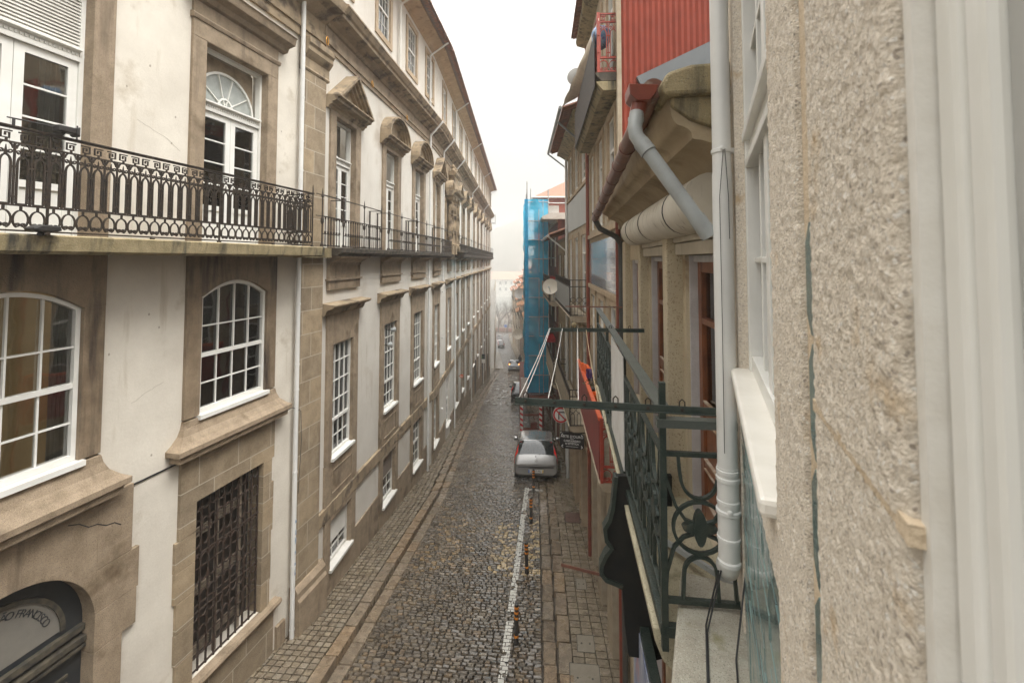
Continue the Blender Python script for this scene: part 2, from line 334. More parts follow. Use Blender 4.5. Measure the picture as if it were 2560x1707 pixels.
def pave(name, xl, xr, y0, y1, dy, wx, gap, h, palette, mt, jit=.008, tilt=.02, bond=True, mark=None, wobble=0, skip=None, varw=.25):
    V = []; Fc = []; Cc = []; Y = y0; row = 0; ph = 0.
    while Y < y1:
        d = dy*(1+rng.uniform(-.06, .06)) if jit else dy
        a, b = float(xl(Y)), float(xr(Y)); n = max(1, int(round((b-a)/wx)))
        wd = 1+rng.uniform(-varw, varw, n); ed = np.concatenate([[0], np.cumsum(wd)]); ed = a+(b-a)*ed/ed[-1]
        if bond and n > 2:
            s = (row % 2)*.5*(b-a)/n+rng.uniform(-.03, .03); ed[1:-1] += s-(b-a)/n*.25
        for i in range(n):
            x0, x1 = ed[i]+gap/2, ed[i+1]-gap/2; yy = Y+wobble*sin(x0*1.7+row*.05)
            if x1-x0 < .02: continue
            if skip and skip((x0+x1)/2, yy): continue
            ya, yb = yy+gap/2, yy+d-gap/2; hh = h+rng.uniform(-jit, jit); tx, ty = rng.uniform(-tilt, tilt, 2)
            ins = min(.012, gap*.9); b0 = len(V)
            for (x, y, q) in ((x0, ya, 0), (x1, ya, 0), (x1, yb, 0), (x0, yb, 0), (x0+ins, ya+ins, 1), (x1-ins, ya+ins, 1), (x1-ins, yb-ins, 1), (x0+ins, yb-ins, 1)):
                jx, jy = (rng.uniform(-1, 1, 2)*min(.0035, gap)) if jit else (0, 0)
                z = gz(y)+(hh+tx*(x-(x0+x1)/2)+ty*(y-(ya+yb)/2) if q else (h-.03 if h < .06 else -.05))
                V.append((x+jx, y+jy, z))
            Fc += [(b0+4, b0+5, b0+6, b0+7), (b0, b0+1, b0+5, b0+4), (b0+1, b0+2, b0+6, b0+5), (b0+2, b0+3, b0+7, b0+6), (b0+3, b0, b0+4, b0+7)]
            c = palette[int(rng.integers(len(palette)))]; k = rng.uniform(.75, 1.25); c = [v*k for v in c]
            if mark: c = mark((x0+x1)/2, (ya+yb)/2, c)
            Cc += [c]*8
        Y += d; row += 1
    m = MB(); m.v = V; m.f = Fc; m.c = Cc
    return m.obj(name, mt, kind='structure')
cp = [(.165, .132, .088), (.125, .102, .07), (.20, .16, .105), (.165, .14, .108), (.115, .095, .07), (.22, .17, .105), (.18, .155, .12), (.235, .16, .085)]
exp_ = math.exp
def cmark(x, y, c):
    r = rng.random(); nq = mn.noise(Vector((x*.9, y*.6, 1)))+.6*mn.noise(Vector((x*2.5, y*2.1, 4))); tr_k = .14*exp_(-((x+1.75-.0)/.28)**2)+.14*exp_(-((x+3.15)/.28)**2); kk_ = 1+.45*nq+tr_k; c = [c[0]*kk_, c[1]*kk_*(1-.03*nq), c[2]*kk_*(1-.08*nq)]
    if ((-1.75 < x+.02*(y-12) < -1.15 and 11.4 < y < 14.2) or (-.85 < x < -.28 and 11.5 < y < 14.4)) and r < .66-.5*abs(np.sin(x*5+y*3)*np.sin(y*2.3))*(rng.random()): return [.80, .60, .30] if r < .4 else [.52, .40, .22]
    if -3.6 < x < -2.1 and 11.4 < y < 14.3 and r < .2: return [.44, .30, .14]
    return c
pave('cobbled_road', lambda y: KL(y)+.28, lambda y: KR(y)-.3, 4.5, 33, .092, .142, .014, .02, cp, COB, tilt=.10, mark=cmark, wobble=.02, varw=.3)
pave('cobbled_road', lambda y: KL(y)+.28, lambda y: KR(y)-.3, 33.1, 78, .16, .22, .024, .02, cp, COB, jit=.01, tilt=.12, mark=None)
kp = [(.25, .19, .125), (.21, .16, .105), (.30, .20, .11), (.19, .155, .115), (.27, .21, .15), (.30, .21, .125), (.24, .20, .15), (.22, .18, .13)]
pave('kerb', lambda y: KL(y)-.27, KL, 4.5, 60, .78, .3, .012, .13, kp, KERB, jit=.004, tilt=.006, bond=False)
pave('gutter_stones', lambda y: KL(y)+.01, lambda y: KL(y)+.28, 4.5, 60, .55, .3, .014, .012, kp, KERB, jit=.004, tilt=.01, bond=False)
pp = [(.215, .19, .145), (.19, .17, .13), (.235, .205, .155), (.20, .175, .125), (.225, .21, .17)]
pave('pavement', lambda y: XL(y)-.2, lambda y: KL(y)-.275, 4.5, 60, .135, .15, .008, .125, pp, KERB, jit=.002, tilt=.006, bond=False, varw=.04)
pave('kerb', lambda y: KR(y)-.02, lambda y: KR(y)+.26, 4.5, 64, .8, .3, .014, .07, kp, KERB, jit=.005, tilt=.01, bond=False)
pave('gutter_stones', lambda y: KR(y)-.3, lambda y: KR(y)-.03, 4.5, 64, .6, .3, .02, .016, kp, KERB, jit=.006, tilt=.02, bond=False)
pave('pavement', lambda y: KR(y)+.27, lambda y: XR(y)+.1, 4.5, 64, .2, .2, .006, .068, [(.25, .22, .16), (.22, .19, .14), (.27, .235, .18)], KERB, jit=.001, tilt=.003, bond=False, varw=.02)
# white parking line painted over the setts
PAINT = mat('worn_road_paint', (.62, .61, .56), (.50, .48, .43), scale=12, rough=.5, alpha=1)
nt2 = PAINT.node_tree; pb = nt2.nodes['Principled BSDF']; nz = nt2.nodes.new('ShaderNodeTexBrick'); nz.inputs['Scale'].default_value = 1
nz.inputs['Brick Width'].default_value = .158; nz.inputs['Row Height'].default_value = .098; nz.inputs['Mortar Size'].default_value = .008
tcx = nt2.nodes.new('ShaderNodeTexCoord'); nt2.links.new(tcx.outputs['Object'], nz.inputs['Vector'])
n3 = nt2.nodes.new('ShaderNodeTexNoise'); n3.inputs['Scale'].default_value = 7; n3.inputs['Detail'].default_value = 8; nt2.links.new(tcx.outputs['Object'], n3.inputs['Vector'])
ma = nt2.nodes.new('ShaderNodeMath'); ma.operation = 'MULTIPLY_ADD'; ma.inputs[1].default_value = .22; nt2.links.new(nz.outputs['Fac'], ma.inputs[0]); nt2.links.new(n3.outputs[0], ma.inputs[2])
mr = nt2.nodes.new('ShaderNodeMapRange'); mr.inputs[1].default_value = .56; mr.inputs[2].default_value = .60; mr.inputs[3].default_value = 1; mr.inputs[4].default_value = 0
nt2.links.new(ma.outputs[0], mr.inputs[0]); nt2.links.new(mr.outputs[0], pb.inputs['Alpha'])
mb = MB(); Y = 5.
xw = lambda y: -.99-.016*(y-8)
while Y < 16.8:
    if not (9.75 < Y < 10.05):
        mb.add([(xw(Y)-.075, Y, gz(Y)+.036), (xw(Y)+.075, Y, gz(Y)+.036), (xw(Y+.1)+.075, Y+.1, gz(Y+.1)+.036), (xw(Y+.1)-.075, Y+.1, gz(Y+.1)+.036)], [(0, 1, 2, 3)])
    Y += .1
mb.add([(xw(16.8)+.075, 16.66, gz(16.66)+.036), (-.55, 16.66, gz(16.66)+.036), (-.55, 16.8, gz(16.8)+.036), (xw(16.8)+.075, 16.8, gz(16.8)+.036)], [(0, 1, 2, 3)])
mb.obj('road_marking', PAINT, kind='structure')
# manhole covers
MANH = mat('cast_iron_cover', (.13, .065, .045), (.09, .05, .04), scale=20, rough=.45, bump=.3, bscale=120)
def cover(x0, x1, y0, y1, m, lab, g=None):
    b = MB(); gl = gz((y0+y1)/2)+.078
    b.add([(x0, y0, gz(y0)+.076), (x1, y0, gz(y0)+.076), (x1, y1, gz(y1)+.076), (x0, y1, gz(y1)+.076), (x0, y0, gz(y0)+.06), (x1, y0, gz(y0)+.06), (x1, y1, gz(y1)+.06), (x0, y1, gz(y1)+.06)], [(0, 1, 2, 3), (0, 4, 5, 1), (1, 5, 6, 2), (2, 6, 7, 3), (3, 7, 4, 0)])
    root = b.obj('access_cover', m, label=lab, cat='manhole cover')
    r = MB(); e = .012
    for q in ((x0, x1, y0-e, y0), (x0, x1, y1, y1+e), (x0-e, x0, y0-e, y1+e), (x1, x1+e, y0-e, y1+e)):
        r.add([(q[0], q[2], gz(q[2])+.079), (q[1], q[2], gz(q[2])+.079), (q[1], q[3], gz(q[3])+.079), (q[0], q[3], gz(q[3])+.079)], [(0, 1, 2, 3)])
    for fx in (.25, .75): r.lathe((x0+(x1-x0)*fx, (y0+y1)/2, gl-.004), [(.018, 0), (.018, .006)], 10)
    r.obj('cover_frame', BLACK, root)
PGREY = mat('wet_concrete_slab', (.25, .22, .17), (.20, .175, .135), scale=6, rough=.25, rough2=.5, bump=.2, bscale=60)
cover(.22, .66, 14.3, 14.95, MANH, 'rusty red rectangular access cover in the right pavement', None)
cover(.42, .64, 11.0, 11.4, PGREY, 'smallest square concrete cover in the right pavement by the wall')
cover(.36, .68, 9.05, 9.5, PGREY, 'square concrete cover in the right pavement, between two larger and smaller ones')
cover(.2, .72, 8.1, 8.75, PGREY, 'wide concrete cover with two lifting holes in the right pavement')
cover(.2, .72, 6.95, 7.6, PGREY, 'nearest concrete cover in the right pavement, at the bottom of the picture')

# ============================================================ LEFT: near building with the scrolled balcony
b1 = empty('townhouse', L1.pt(-3, 0, gz(7)), 'pale rendered building at left with granite trim, arched sash windows and an ornate iron balcony', 'building')
U0, U1 = -11, -1.28
wins = [(-3.3, -1.93), (-6.3, -4.93), (-9.3, -7.93)]
doors = [(-3.35, -2.01), (-6.27, -4.93), (-9.3, -7.9)]
holes = [(a, b, -2.38, -.34) for a, b in wins]+[(a, b, .27, 3.45) for a, b in doors]+[(-3.32, -1.91, -6.32, -3.68), (-6.56, -4.62, -9.5, -3.5)]
wall(L1, U0, 0, -12, 9, holes, 0, .3).obj('wall', PLASTER, b1)
# granite surrounds
st = MB(); sd2 = MB()
def surround(mb, fr, u0, u1, z0, z1, w_, o=.05, bottom=False, wt=None):
    wt = wt or w_
    mb.box(fr, u0-w_, u0, -.01, o, z0, z1); mb.box(fr, u1, u1+w_, -.01, o, z0, z1); mb.box(fr, u0-w_, u1+w_, -.01, o+.002, z1, z1+wt)
    if bottom: mb.box(fr, u0-w_, u1+w_, -.01, o+.002, z0-w_, z0)
    mb.box(fr, u0-.01, u0+.008, -.19, o-.003, z0, z1); mb.box(fr, u1-.008, u1+.01, -.19, o-.003, z0, z1); mb.box(fr, u0+.008, u1-.008, -.19, o-.003, z1-.008, z1+.01)
for a, b in doors:
    st = MB(); surround(st, L1, a, b, .25, 3.45, .24, .05, wt=.28)
    st.sweep([(0, 3.72), (.07, 3.72), (.09, 3.78), (.05, 3.82), (0, 3.82)], [L1.xy(a-.27), L1.xy(b+.27)])
    st.prism(L1, [(a-.24, 3.82), (b+.24, 3.82), (b+.24, 4.02), (a-.24, 4.02)], -.01, .045)
    st.sweep([(0, 4.02), (.10, 4.04), (.14, 4.12), (.27, 4.16), (.30, 4.28), (.33, 4.30), (.0, 4.40)], [L1.xy(a-.42), L1.xy(b+.42)])
    st.obj('door_surround', GRAN, b1, bevel=.008)
for i, (a, b) in enumerate(wins):
    s = MB()
    s.box(L1, a-.26, a, -.01, .05, -2.38, -.58); s.box(L1, b, b+.24, -.01, .05, -2.38, -.58)
    U = [a-.26+(b-a+.5)*k/24 for k in range(25)]
    lo = [(u, (-.58+.25*(1-((2*(u-a)/(b-a)-1)**2))) if a < u < b else -.58) for u in U]
    s.strip(L1, lo, [(u, .06) for u in U], -.01, .052); s.obj('arched_window_surround', GRANS, b1, bevel=.006)
    # flared sill block
    pr = [(0, -2.40), (.06, -2.41), (.075, -2.5), (.11, -2.6), (.18, -2.69), (.25, -2.75), (.25, -2.82), (.2, -2.85), (.2, -2.93), (0, -2.93)]
    vs = []; 
    for (o, z) in pr:
        e = .0+.24*min(1, max(0, (o-.06)/.19)); vs += [L1.pt(a-.26-e, -.01, z), L1.pt(a-.26-e, o, z), L1.pt(b+.24+e, o, z), L1.pt(b+.24+e, -.01, z)]
    n = len(pr); fs = [(4*k+j, 4*k+j+1, 4*k+j+5, 4*k+j+4) for k in range(n-1) for j in range(3)]+[(0, 1, 2, 3), (4*n-4, 4*n-1, 4*n-2, 4*n-3)]
    MB().add(vs, fs).obj('flared_sill', GRAN, b1)
# string groove, grille surround, portal surround
g = MB(); g.box(L1, U0, -1.28, -.01, .014, -2.995, -2.975)
g.obj('string_line', BLACK, b1)
s = MB(); a, b = -3.3, -1.93
s.box(L1, a-.28, b+.27, -.26, .05, -3.68, -2.96)
for k in range(6):
    z1 = -3.68-k*.44; z0 = z1-.432; e = (.0, .055, .05, .015, .02, .0)[k]
    s.box(L1, a-.28-e, a, -.26, .05, z0, z1); s.box(L1, b, b+.21+e, -.26, .05, z0-.005, z1)
s.box(L1, a-.34, b+.34, -.01, .045, -12, -6.45)
s.obj('grille_surround', GRANB, b1, bevel=.006)
MB().sweep([(-.25, -6.32), (.14, -6.33), (.16, -6.38), (.13, -6.44), (-.25, -6.46)], [L1.xy(a-.3), L1.xy(b+.42)]).obj('grille_sill', GRAN, b1)
s = MB(); cu, cz, r = -5.59, -4.4, .9
U = [cu+r*cos(radians(t)) for t in np.linspace(180, 0, 33)]; lo = [(u, cz+sqrt(max(0, r*r-(u-cu)**2))) for u in U]
s.strip(L1, lo, [(u, -2.94) for u in U], -.25, .055)
s.box(L1, cu+r, cu+r+.42, -.25, .055, -3.6, -2.94); s.box(L1, cu-r-.42, cu-r, -.25, .055, -3.6, -2.94)
for z1, zz0, e in ((-3.6, -3.80, .42), (-3.805, -4.32, .52), (-4.325, -4.78, .50), (-4.785, -5.5, .33), (-5.505, -6.1, .36), (-6.105, -12, .34)):
    for sg in (1, -1): s.box(L1, min(cu+sg*r, cu+sg*(r+e)), max(cu+sg*r, cu+sg*(r+e)), -.25, .055, zz0, z1)
s.obj('portal_surround', GRAN, b1, bevel=.008)
pts = [(-5.02, -3.08), (-4.9, -3.13), (-4.8, -3.22), (-4.7, -3.24), (-4.6, -3.31), (-4.5, -3.33), (-4.42, -3.4)]
c_ = MB(); c_.ribbon(L1, pts, .012, .05, .0565); c_.obj('stone_crack', BLACK, b1)
HC = mat('plaster_hairline', (.36, .32, .26), rough=.9)
for k, (u, z, n_, dx, dz) in enumerate(((-4.3, -1.9, 14, .035, .012), (-4.35, 1.9, 12, .05, -.02), (-1.7, -1.7, 6, .03, .02), (-4.5, -3.3, 10, .02, -.06), (-1.62, 1.2, 9, .004, -.07))):
    p_ = [(u, z)]
    for q in range(n_): p_.append((p_[-1][0]+dx*random.uniform(.5, 1.5), p_[-1][1]+dz*random.uniform(.3, 1.7)+random.gauss(0, .007)))
    c_ = MB(); c_.ribbon(L1, p_, .0045, -.001, .0015); c_.obj('plaster_crack', HC, b1)
for k, (u, z) in enumerate(((-4.1, -.75), (-3.95, -.95), (-4.6, -1.2), (-4.0, -2.7), (-4.2, 2.7), (-3.85, 1.7), (-3.8, 2.1), (-4.5, 2.3), (-1.6, 2.5), (-1.62, 1.7))):
    c_ = MB(); c_.prism(L1, arc(u, z, .012, .018, 0, 360, 7)[:-1], -.001, .0025); c_.obj('plaster_chip', HC, b1)
# pilaster
p = MB(); p.box(L1, -1.06, -.34, -.01, .1, -6.45, .05); p.box(L1, -1.06, -.34, -.01, .1, .25, 3.95)
p.obj('pilaster', GRANB, b1, bevel=.006)
p = MB(); p.sweep([(0, 3.95), (.11, 3.95), (.13, 3.99), (.11, 4.03), (.11, 4.22), (.16, 4.28), (.21, 4.36), (.21, 4.45), (.25, 4.5), (.25, 4.62), (0, 4.62)], [L1.xy(-1.12), L1.xy(-.26)])
p.obj('pilaster_capital', CORN, b1)
p = MB(); p.sweep([(0, -12), (.24, -12), (.24, -6.72), (.20, -6.66), (.20, -6.55), (.13, -6.45), (0, -6.45)], [L1.xy(-1.12), L1.xy(-.22)])
p.obj('pilaster_base', GRAN, b1)
p = MB(); p.box(L1, -1.5, -1.28, -.01, .06, -12, -6.9); p.obj('plinth', GRAN, b1)
ENT = MB(); ENT.sweep([(0, 4.62), (.05, 4.62), (.05, 4.8), (.09, 4.8), (.09, 5.0), (.05, 5.02), (.05, 5.25), (.14, 5.3), (.3, 5.42), (.5, 5.5), (.55, 5.7), (.3, 5.95), (0, 6.0)], [L1.xy(-11), L1.xy(-.24)])
ENT.obj('cornice', CORN, b1)
# balcony slab + railing
M_ = MB(); M_.sweep([(-.05, .06), (.66, .06), (.70, .09), (.72, .24), (.70, .255), (-.05, .255)], [L1.xy(-11), L1.xy(-1.2)])
M_.box(L1, -1.19, -.30, -.01, .27, .05, .256)
M_.obj('balcony_slab', GRANM, b1)
def scroll(cu, cz, r, a0, turns, n=14, mir=1): return [(cu+mir*r*(1-.75*k/n)*cos(radians(a0+360*turns*k/n)), cz+r*(1-.75*k/n)*sin(radians(a0+360*turns*k/n))) for k in range(n+1)]
def rail_unit(mb, fr, u, d, o, z):   # z = base height of railing; d = unit width
    t = .009; A = (o-t, o+t); c = u+d/2; h = d/2
    mb.ribbon(fr, arc(c, z+.118, h*.90, .088, -62, 242, 16), .012, *A)          # bottom scrolls
    for m_ in (1, -1): mb.ribbon(fr, scroll(c+m_*h*.36, z+.068, h*.30, 270, 1.0, 9, -m_), .011, *A)
    mb.box(fr, c-.008, c+.008, *A, z+.205, z+.255)
    x = h*.62; mb.ribbon(fr, [(c-x, z+.27)]+arc(c, z+.66, x, .075, 180, 0, 10)+[(c+x, z+.27)], .014, *A)     # tall hoop
    mb.box(fr, c-x, c+x, *A, z+.262, z+.276)
    mb.prism(fr, [(c-.014, z+.735), (c+.014, z+.735), (c, z+.83)], o-.006, o+.006)
    mb.box(fr, u-.007, u+.007, *A, z+.25, z+.86)
    for q in (.33, .62): mb.box(fr, u-h*.42, u+h*.42, o-.011, o+.011, z+q, z+q+.016)
    mb.ribbon(fr, arc(c, z+.78, h*.86, .085, 15, 165, 10), .012, *A)
    for m_ in (1, -1): mb.ribbon(fr, scroll(c+m_*h*.52, z+.765, h*.36, 0, 1.1, 9, m_), .010, *A)
    q = h*.62; m_ = 1 if int(round(u/d)) % 2 else -1                              # squared spiral
    sp = [(c-m_*q, z+.965), (c+m_*q, z+.965), (c+m_*q, z+.895), (c-m_*q*.5, z+.895), (c-m_*q*.5, z+.945), (c+m_*q*.25, z+.945), (c+m_*q*.25, z+.915)]
    mb.ribbon(fr, sp, .012, *A); mb.box(fr, c-.007, c+.007, *A, z+.865, z+.892)
rails = MB(); d = .134; u = -9.6; zb = .275; RO = .62
post = MB()
while u < -1.5-d/2: rail_unit(rails, L1, u, d, RO, zb); u += d
uE = -1.46
class FrSide:   # railing return, perpendicular to the facade
    def __init__(s, fr, u): s.fr, s.u = fr, u
    def pt(s, a, o, z): return s.fr.pt(s.u+o, a, z)
sd_ = FrSide(L1, uE)
for k in range(4): rail_unit(rails, sd_, .06+k*.137, .137, 0, zb)
rails.obj('balcony_railing', IRON, b1)
R = MB()
for z, w_ in ((.01, .012), (.255, .014), (.86, .012), (1.0, .018)):
    R.box(L1, -9.7, uE, RO-w_, RO+w_, zb+z-.008, zb+z+.008); R.box(sd_, 0, RO, -w_, w_, zb+z-.008, zb+z+.008)
R.box(L1, -9.7, uE+.02, RO-.026, RO+.026, zb+1.008, zb+1.02)
for uu in (uE, -3.6, -5.7, -7.7): R.box(L1, uu-.009, uu+.009, RO-.009, RO+.009, zb-.02, zb+1.0); R.lathe(L1.pt(uu, RO, zb-.03), [(.012, 0), (.03, .01), (.03, .03), (.012, .04)], 10)
for uu in (-2.5, -4.6, -6.7, -2.0): R.lathe(L1.pt(uu, RO, zb-.02), [(.02, 0), (.03, .015), (.012, .04)], 10)
R.lathe(L1.pt(uE, RO, zb+1.02), [(.012, 0), (.01, .1), (.003, .16)], 8)
R.obj('handrail', IRON, b1)
# L1 windows and doors
SAGE = mat('sage_room', (.46, .41, .30), (.27, .25, .19), scale=1.5, rough=.9); SAGE.node_tree.nodes['Principled BSDF'].inputs['Emission Color'].default_value = (1, .8, .5, 1); SAGE.node_tree.nodes['Principled BSDF'].inputs['Emission Strength'].default_value = .03  # room light put into the panel as a faint glow
for i, (a, b) in enumerate(wins):
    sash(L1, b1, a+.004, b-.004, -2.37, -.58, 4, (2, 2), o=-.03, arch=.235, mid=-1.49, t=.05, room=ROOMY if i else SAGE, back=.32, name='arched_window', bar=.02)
def french_door(fr, b, a, e, z0, z1, louvre=False, tri=False, fan=True, o=-.14, zt=None, rows=4, glass=None, blind=None, simple=False):
    zt = zt or z0+(z1-z0)*.66; F = MB(); w_ = e-a; t = .055
    F.box(fr, a+.003, a+t, o-.06, o+.04, z0, z1); F.box(fr, e-t, e-.003, o-.06, o+.04, z0, z1); F.box(fr, a+t, e-t, o-.058, o+.042, z1-t, z1-.003)
    F.sweep([(o-.06, zt), (o+.05, zt), (o+.055, zt+.05), (o+.03, zt+.06), (o+.03, zt+.11), (o+.09, zt+.13), (o+.09, zt+.155), (o-.06, zt+.16)], [fr.xy(a+t), fr.xy(e-t)])
    if not simple:
        for k in range(int(w_/.045)): F.box(fr, a+.07+k*.045, a+.095+k*.045, o+.028, o+.045, zt+.07, zt+.10)
    D = F.obj('french_door', WHITE, b)
    c = (a+e)/2
    for s0, s1 in ((a+t+.004, c-.003), (c+.003, e-t-.004)):
        L_ = MB(); m_ = .095 if w_ > 1.2 else .08; gb = z0+.62
        L_.box(fr, s0, s0+m_, o-.03, o+.015, z0+.02, zt-.005); L_.box(fr, s1-m_, s1, o-.03, o+.015, z0+.02, zt-.005)
        L_.box(fr, s0+m_, s1-m_, o-.03, o+.015, zt-.10, zt-.005); L_.box(fr, s0+m_, s1-m_, o-.03, o+.015, z0+.02, z0+.12); L_.box(fr, s0+m_, s1-m_, o-.03, o+.015, gb-.08, gb)
        L_.box(fr, s0+m_, s1-m_, o-.025, o-.005, z0+.12, gb-.08)
        for k in range(1, rows): z = gb+(zt-.1-gb)*k/rows; L_.box(fr, s0+m_, s1-m_, o-.02, o+.005, z-.011, z+.011)
        lf = L_.obj('door_leaf', WHITE, D)
        G = MB(); G.box(fr, s0+m_, s1-m_, o-.014, o-.010, gb, zt-.1); G.obj('glass', glass or GLASS, D)
        K = MB(); kk = 8; p0, p1 = (s0+m_, s0+m_+(s1-s0)*.3) if s0 == a+t+.004 else (s1-m_-(s1-s0)*.35, s1-m_)
        pts = [(p0+(p1-p0)*q/kk, o-.10-.025*(q % 2)) for q in range(kk+1)]
        for (x, y), (x2, y2) in zip(pts, pts[1:]): K.add([fr.pt(x, y, z0), fr.pt(x2, y2, z0), fr.pt(x2, y2, zt), fr.pt(x, y, zt)], [(0, 1, 2, 3)])
        K.obj('curtain', CURT, D)
        if blind: B = MB(); B.box(fr, s0+m_, s1-m_, o-.06, o-.05, z0+.5, z0+blind); B.obj('blind', BLUEB, D)
    R = MB(); R.add([fr.pt(a-.1, o-.3, z0-.1), fr.pt(e+.1, o-.3, z0-.1), fr.pt(e+.1, o-.3, z1+.2), fr.pt(a-.1, o-.3, z1+.2)], [(0, 1, 2, 3)]); R.obj('room', ROOM, D)
    T = MB()
    if louvre:
        k = 0; z = zt+.17
        while z < z1-.06: T.prism(lambda u, q, zz: fr.pt(u, q, zz), [(a+t, z), (e-t, z), (e-t, z+.02), (a+t, z+.02)], o-.04, o+.03); z += .042; k += 1
        T.box(fr, a+t, e-t, o-.06, o-.05, zt+.16, z1-t); T.obj('louvre', WFAR, D)
    elif fan:
        h = z1-t-zt-.16; cx_ = c; rr = w_/2-t-.01; hh = min(h*.8, rr); of = o-.12
        T.ribbon(fr, arc(cx_, zt+.17, rr, hh, 0, 180, 16), .04, of-.02, of+.03)
        for an in (35, 75, 105, 145): T.ribbon(fr, [(cx_, zt+.17), (cx_+rr*cos(radians(an)), zt+.17+hh*sin(radians(an)))], .016, of-.01, of+.02)
        T.ribbon(fr, arc(cx_, zt+.17, rr*.25, hh*.3, 0, 180, 8), .03, of-.012, of+.022); T.obj('fanlight', WHITE, D)
        A_ = arc(cx_, zt+.17, rr, hh, 180, 0, 20)
        Gm = MB(); Gm.prism(fr, A_, of-.006, of-.002); Gm.obj('fanlight_glass', mat('frosted_glass', (.36, .38, .36), (.30, .32, .30), rough=.25), D)
        P_ = MB(); P_.strip(fr, [(a+t, zt+.17)]+A_+[(e-t, zt+.17)], [(a+t, z1-t)]+[(u, z1-t) for u, z in A_]+[(e-t, z1-t)], of-.03, of-.008)
        P_.obj('tympanum', GRAN, D)
    else:
        T.box(fr, a+t, e-t, o-.27, o-.26, zt+.15, z1); T.obj('fanlight_pane', mat('dusty_dark_pane', (.12, .10, .08), (.07, .06, .05), scale=2.5, rough=.15), D)
        if tri: Q = MB(); Q.prism(fr, [(a+t, zt+.16), (e-t, zt+.16), (a+t, zt+.16+w_*.28)], o-.2, o-.12); Q.obj('raked_board', WHITE, D)
    return D
for i, (a, b) in enumerate(doors): french_door(L1, b1, a, b, .27, 3.45, louvre=(i > 0), zt=2.42, glass=GLASS)
# grille window
G = MB(); a, b, z0, z1 = -3.3, -1.93, -6.32, -3.68
n = 9
for k in range(n+1):
    u = a+.03+(b-a-.06)*k/n; G.box(L1, u-.009, u+.009, -.06, -.03, z0, z1)
for zz in (z0+.02, z0+.88, z0+1.75, z1-.03): G.box(L1, a, b, -.055, -.035, zz, zz+.02)
for j in range(5):
    zz = z1-.12-j*.55
    for k in range(n):
        u0_ = a+.03+(b-a-.06)*k/n; w_ = (b-a-.06)/n; c = u0_+w_/2
        G.ribbon(L1, arc(c, zz, w_*.46, .1, 180, 360, 8), .014, -.052, -.03)
        if zz-.33 > z0+.05: G.ribbon(L1, [(c-w_*.42, zz-.42)]+arc(c, zz-.33, w_*.42, .09, 180, 0, 8)+[(c+w_*.42, zz-.42)], .014, -.052, -.03); G.box(L1, c-w_*.4, c+w_*.4, -.05, -.035, zz-.43, zz-.415)
go = G.obj('iron_grille', mat('rusty_grille', (.022, .015, .011), (.055, .03, .018), scale=18, rough=.7, bump=.4, bscale=80), b1)
G = MB(); G.box(L1, a, b, -.27, -.262, z0, z1); G.obj('shutter', mat('dark_brown_shutter', (.022, .014, .01), (.014, .01, .008), scale=6, rough=.5), b1)
G = MB()
for u in (a+.52, a+.99): G.box(L1, u, u+.05, -.14, -.1, z0, z1)
for j in range(3):
    for q in range(4):
        zz = z0+.15+j*.9+q*.04; G.box(L1, a+.02, a+.5, -.2, -.17, zz, zz+.018); G.box(L1, a+.6, b-.3, -.2, -.17, zz+.05, zz+.068)
G.obj('shutter_slats', mat('dusty_slats', (.27, .22, .16), (.14, .11, .08), scale=9, rough=.8), b1)
# portal door with lettered fanlight
DK = mat('black_door_paint', (.018, .022, .026), (.03, .032, .034), scale=4, rough=.3)
D = MB(); D.strip(L1, [(u, -12) for u in U], [(u, z+.02) for u, z in lo], -.2, -.14); dr = D.obj('portal_door', DK, b1)
D = MB(); cz2 = -4.36
D.prism(L1, arc(cu, cz2, .66, .64, 0, 180, 24), -.139, -.132); D.obj('lettered_fanlight', mat('etched_glass', (.22, .205, .175), (.17, .16, .14), scale=2, rough=.12), dr)
D = MB(); D.ribbon(L1, arc(cu, cz2, .68, .66, 0, 180, 24), .05, -.139, -.11); D.box(L1, cu-r+.01, cu+r-.01, -.14, -.08, -4.50, -4.43); D.box(L1, cu-r+.01, cu+r-.01, -.14, -.05, -4.62, -4.56); D.box(L1, cu-r+.01, cu+r-.01, -.14, -.06, -4.70, -4.66)
for dz in (-4.95, -5.05, -5.9, -6.0):
    for s0, s1 in ((cu-.75, cu-.1), (cu+.1, cu+.75)): D.box(L1, s0, s1, -.14, -.115, dz, dz+.03)
D.box(L1, cu+.02, cu+.05, -.14, -.09, -9, -4.7)
D.obj('door_moulding', mat('worn_door_edge', (.10, .085, .06), (.035, .033, .03), scale=9, rough=.4), dr)
ex0 = Vector(L1.pt(1, 0, 0))-Vector(L1.pt(0, 0, 0)); up = Vector((0, 0, 1)); nrm = Vector(L1.pt(0, 1, 0))-Vector(L1.pt(0, 0, 0))
S = 'DE SÃO FRANCISCO'; lt = MB(); rad = .55; ang = 150.
wd = {'I': .5, ' ': .55, 'E': .85, 'F': .85, 'S': .85, 'C': 1.02, 'O': 1.12, 'D': 1.05, 'N': 1.1}
tot = sum(wd.get(c, 1.) for c in S); a_ = 98.; step = 80./tot
for ch in S:
    wch = wd.get(ch, 1.); a_ -= step*wch/2; th = radians(a_)
    if ch != ' ':
        rd = ex0*cos(th)+up*sin(th); tg = ex0*sin(th)-up*cos(th)
        t_ = txt(ch, .105, 'l', None, None, (tg, rd, nrm), Vector(L1.pt(cu+rad*cos(th), -.129, cz2+rad*sin(th))), .0015)
        lt.add(t_.v, t_.f)
    a_ -= step*wch/2
lt.obj('lettering', DK, dr)
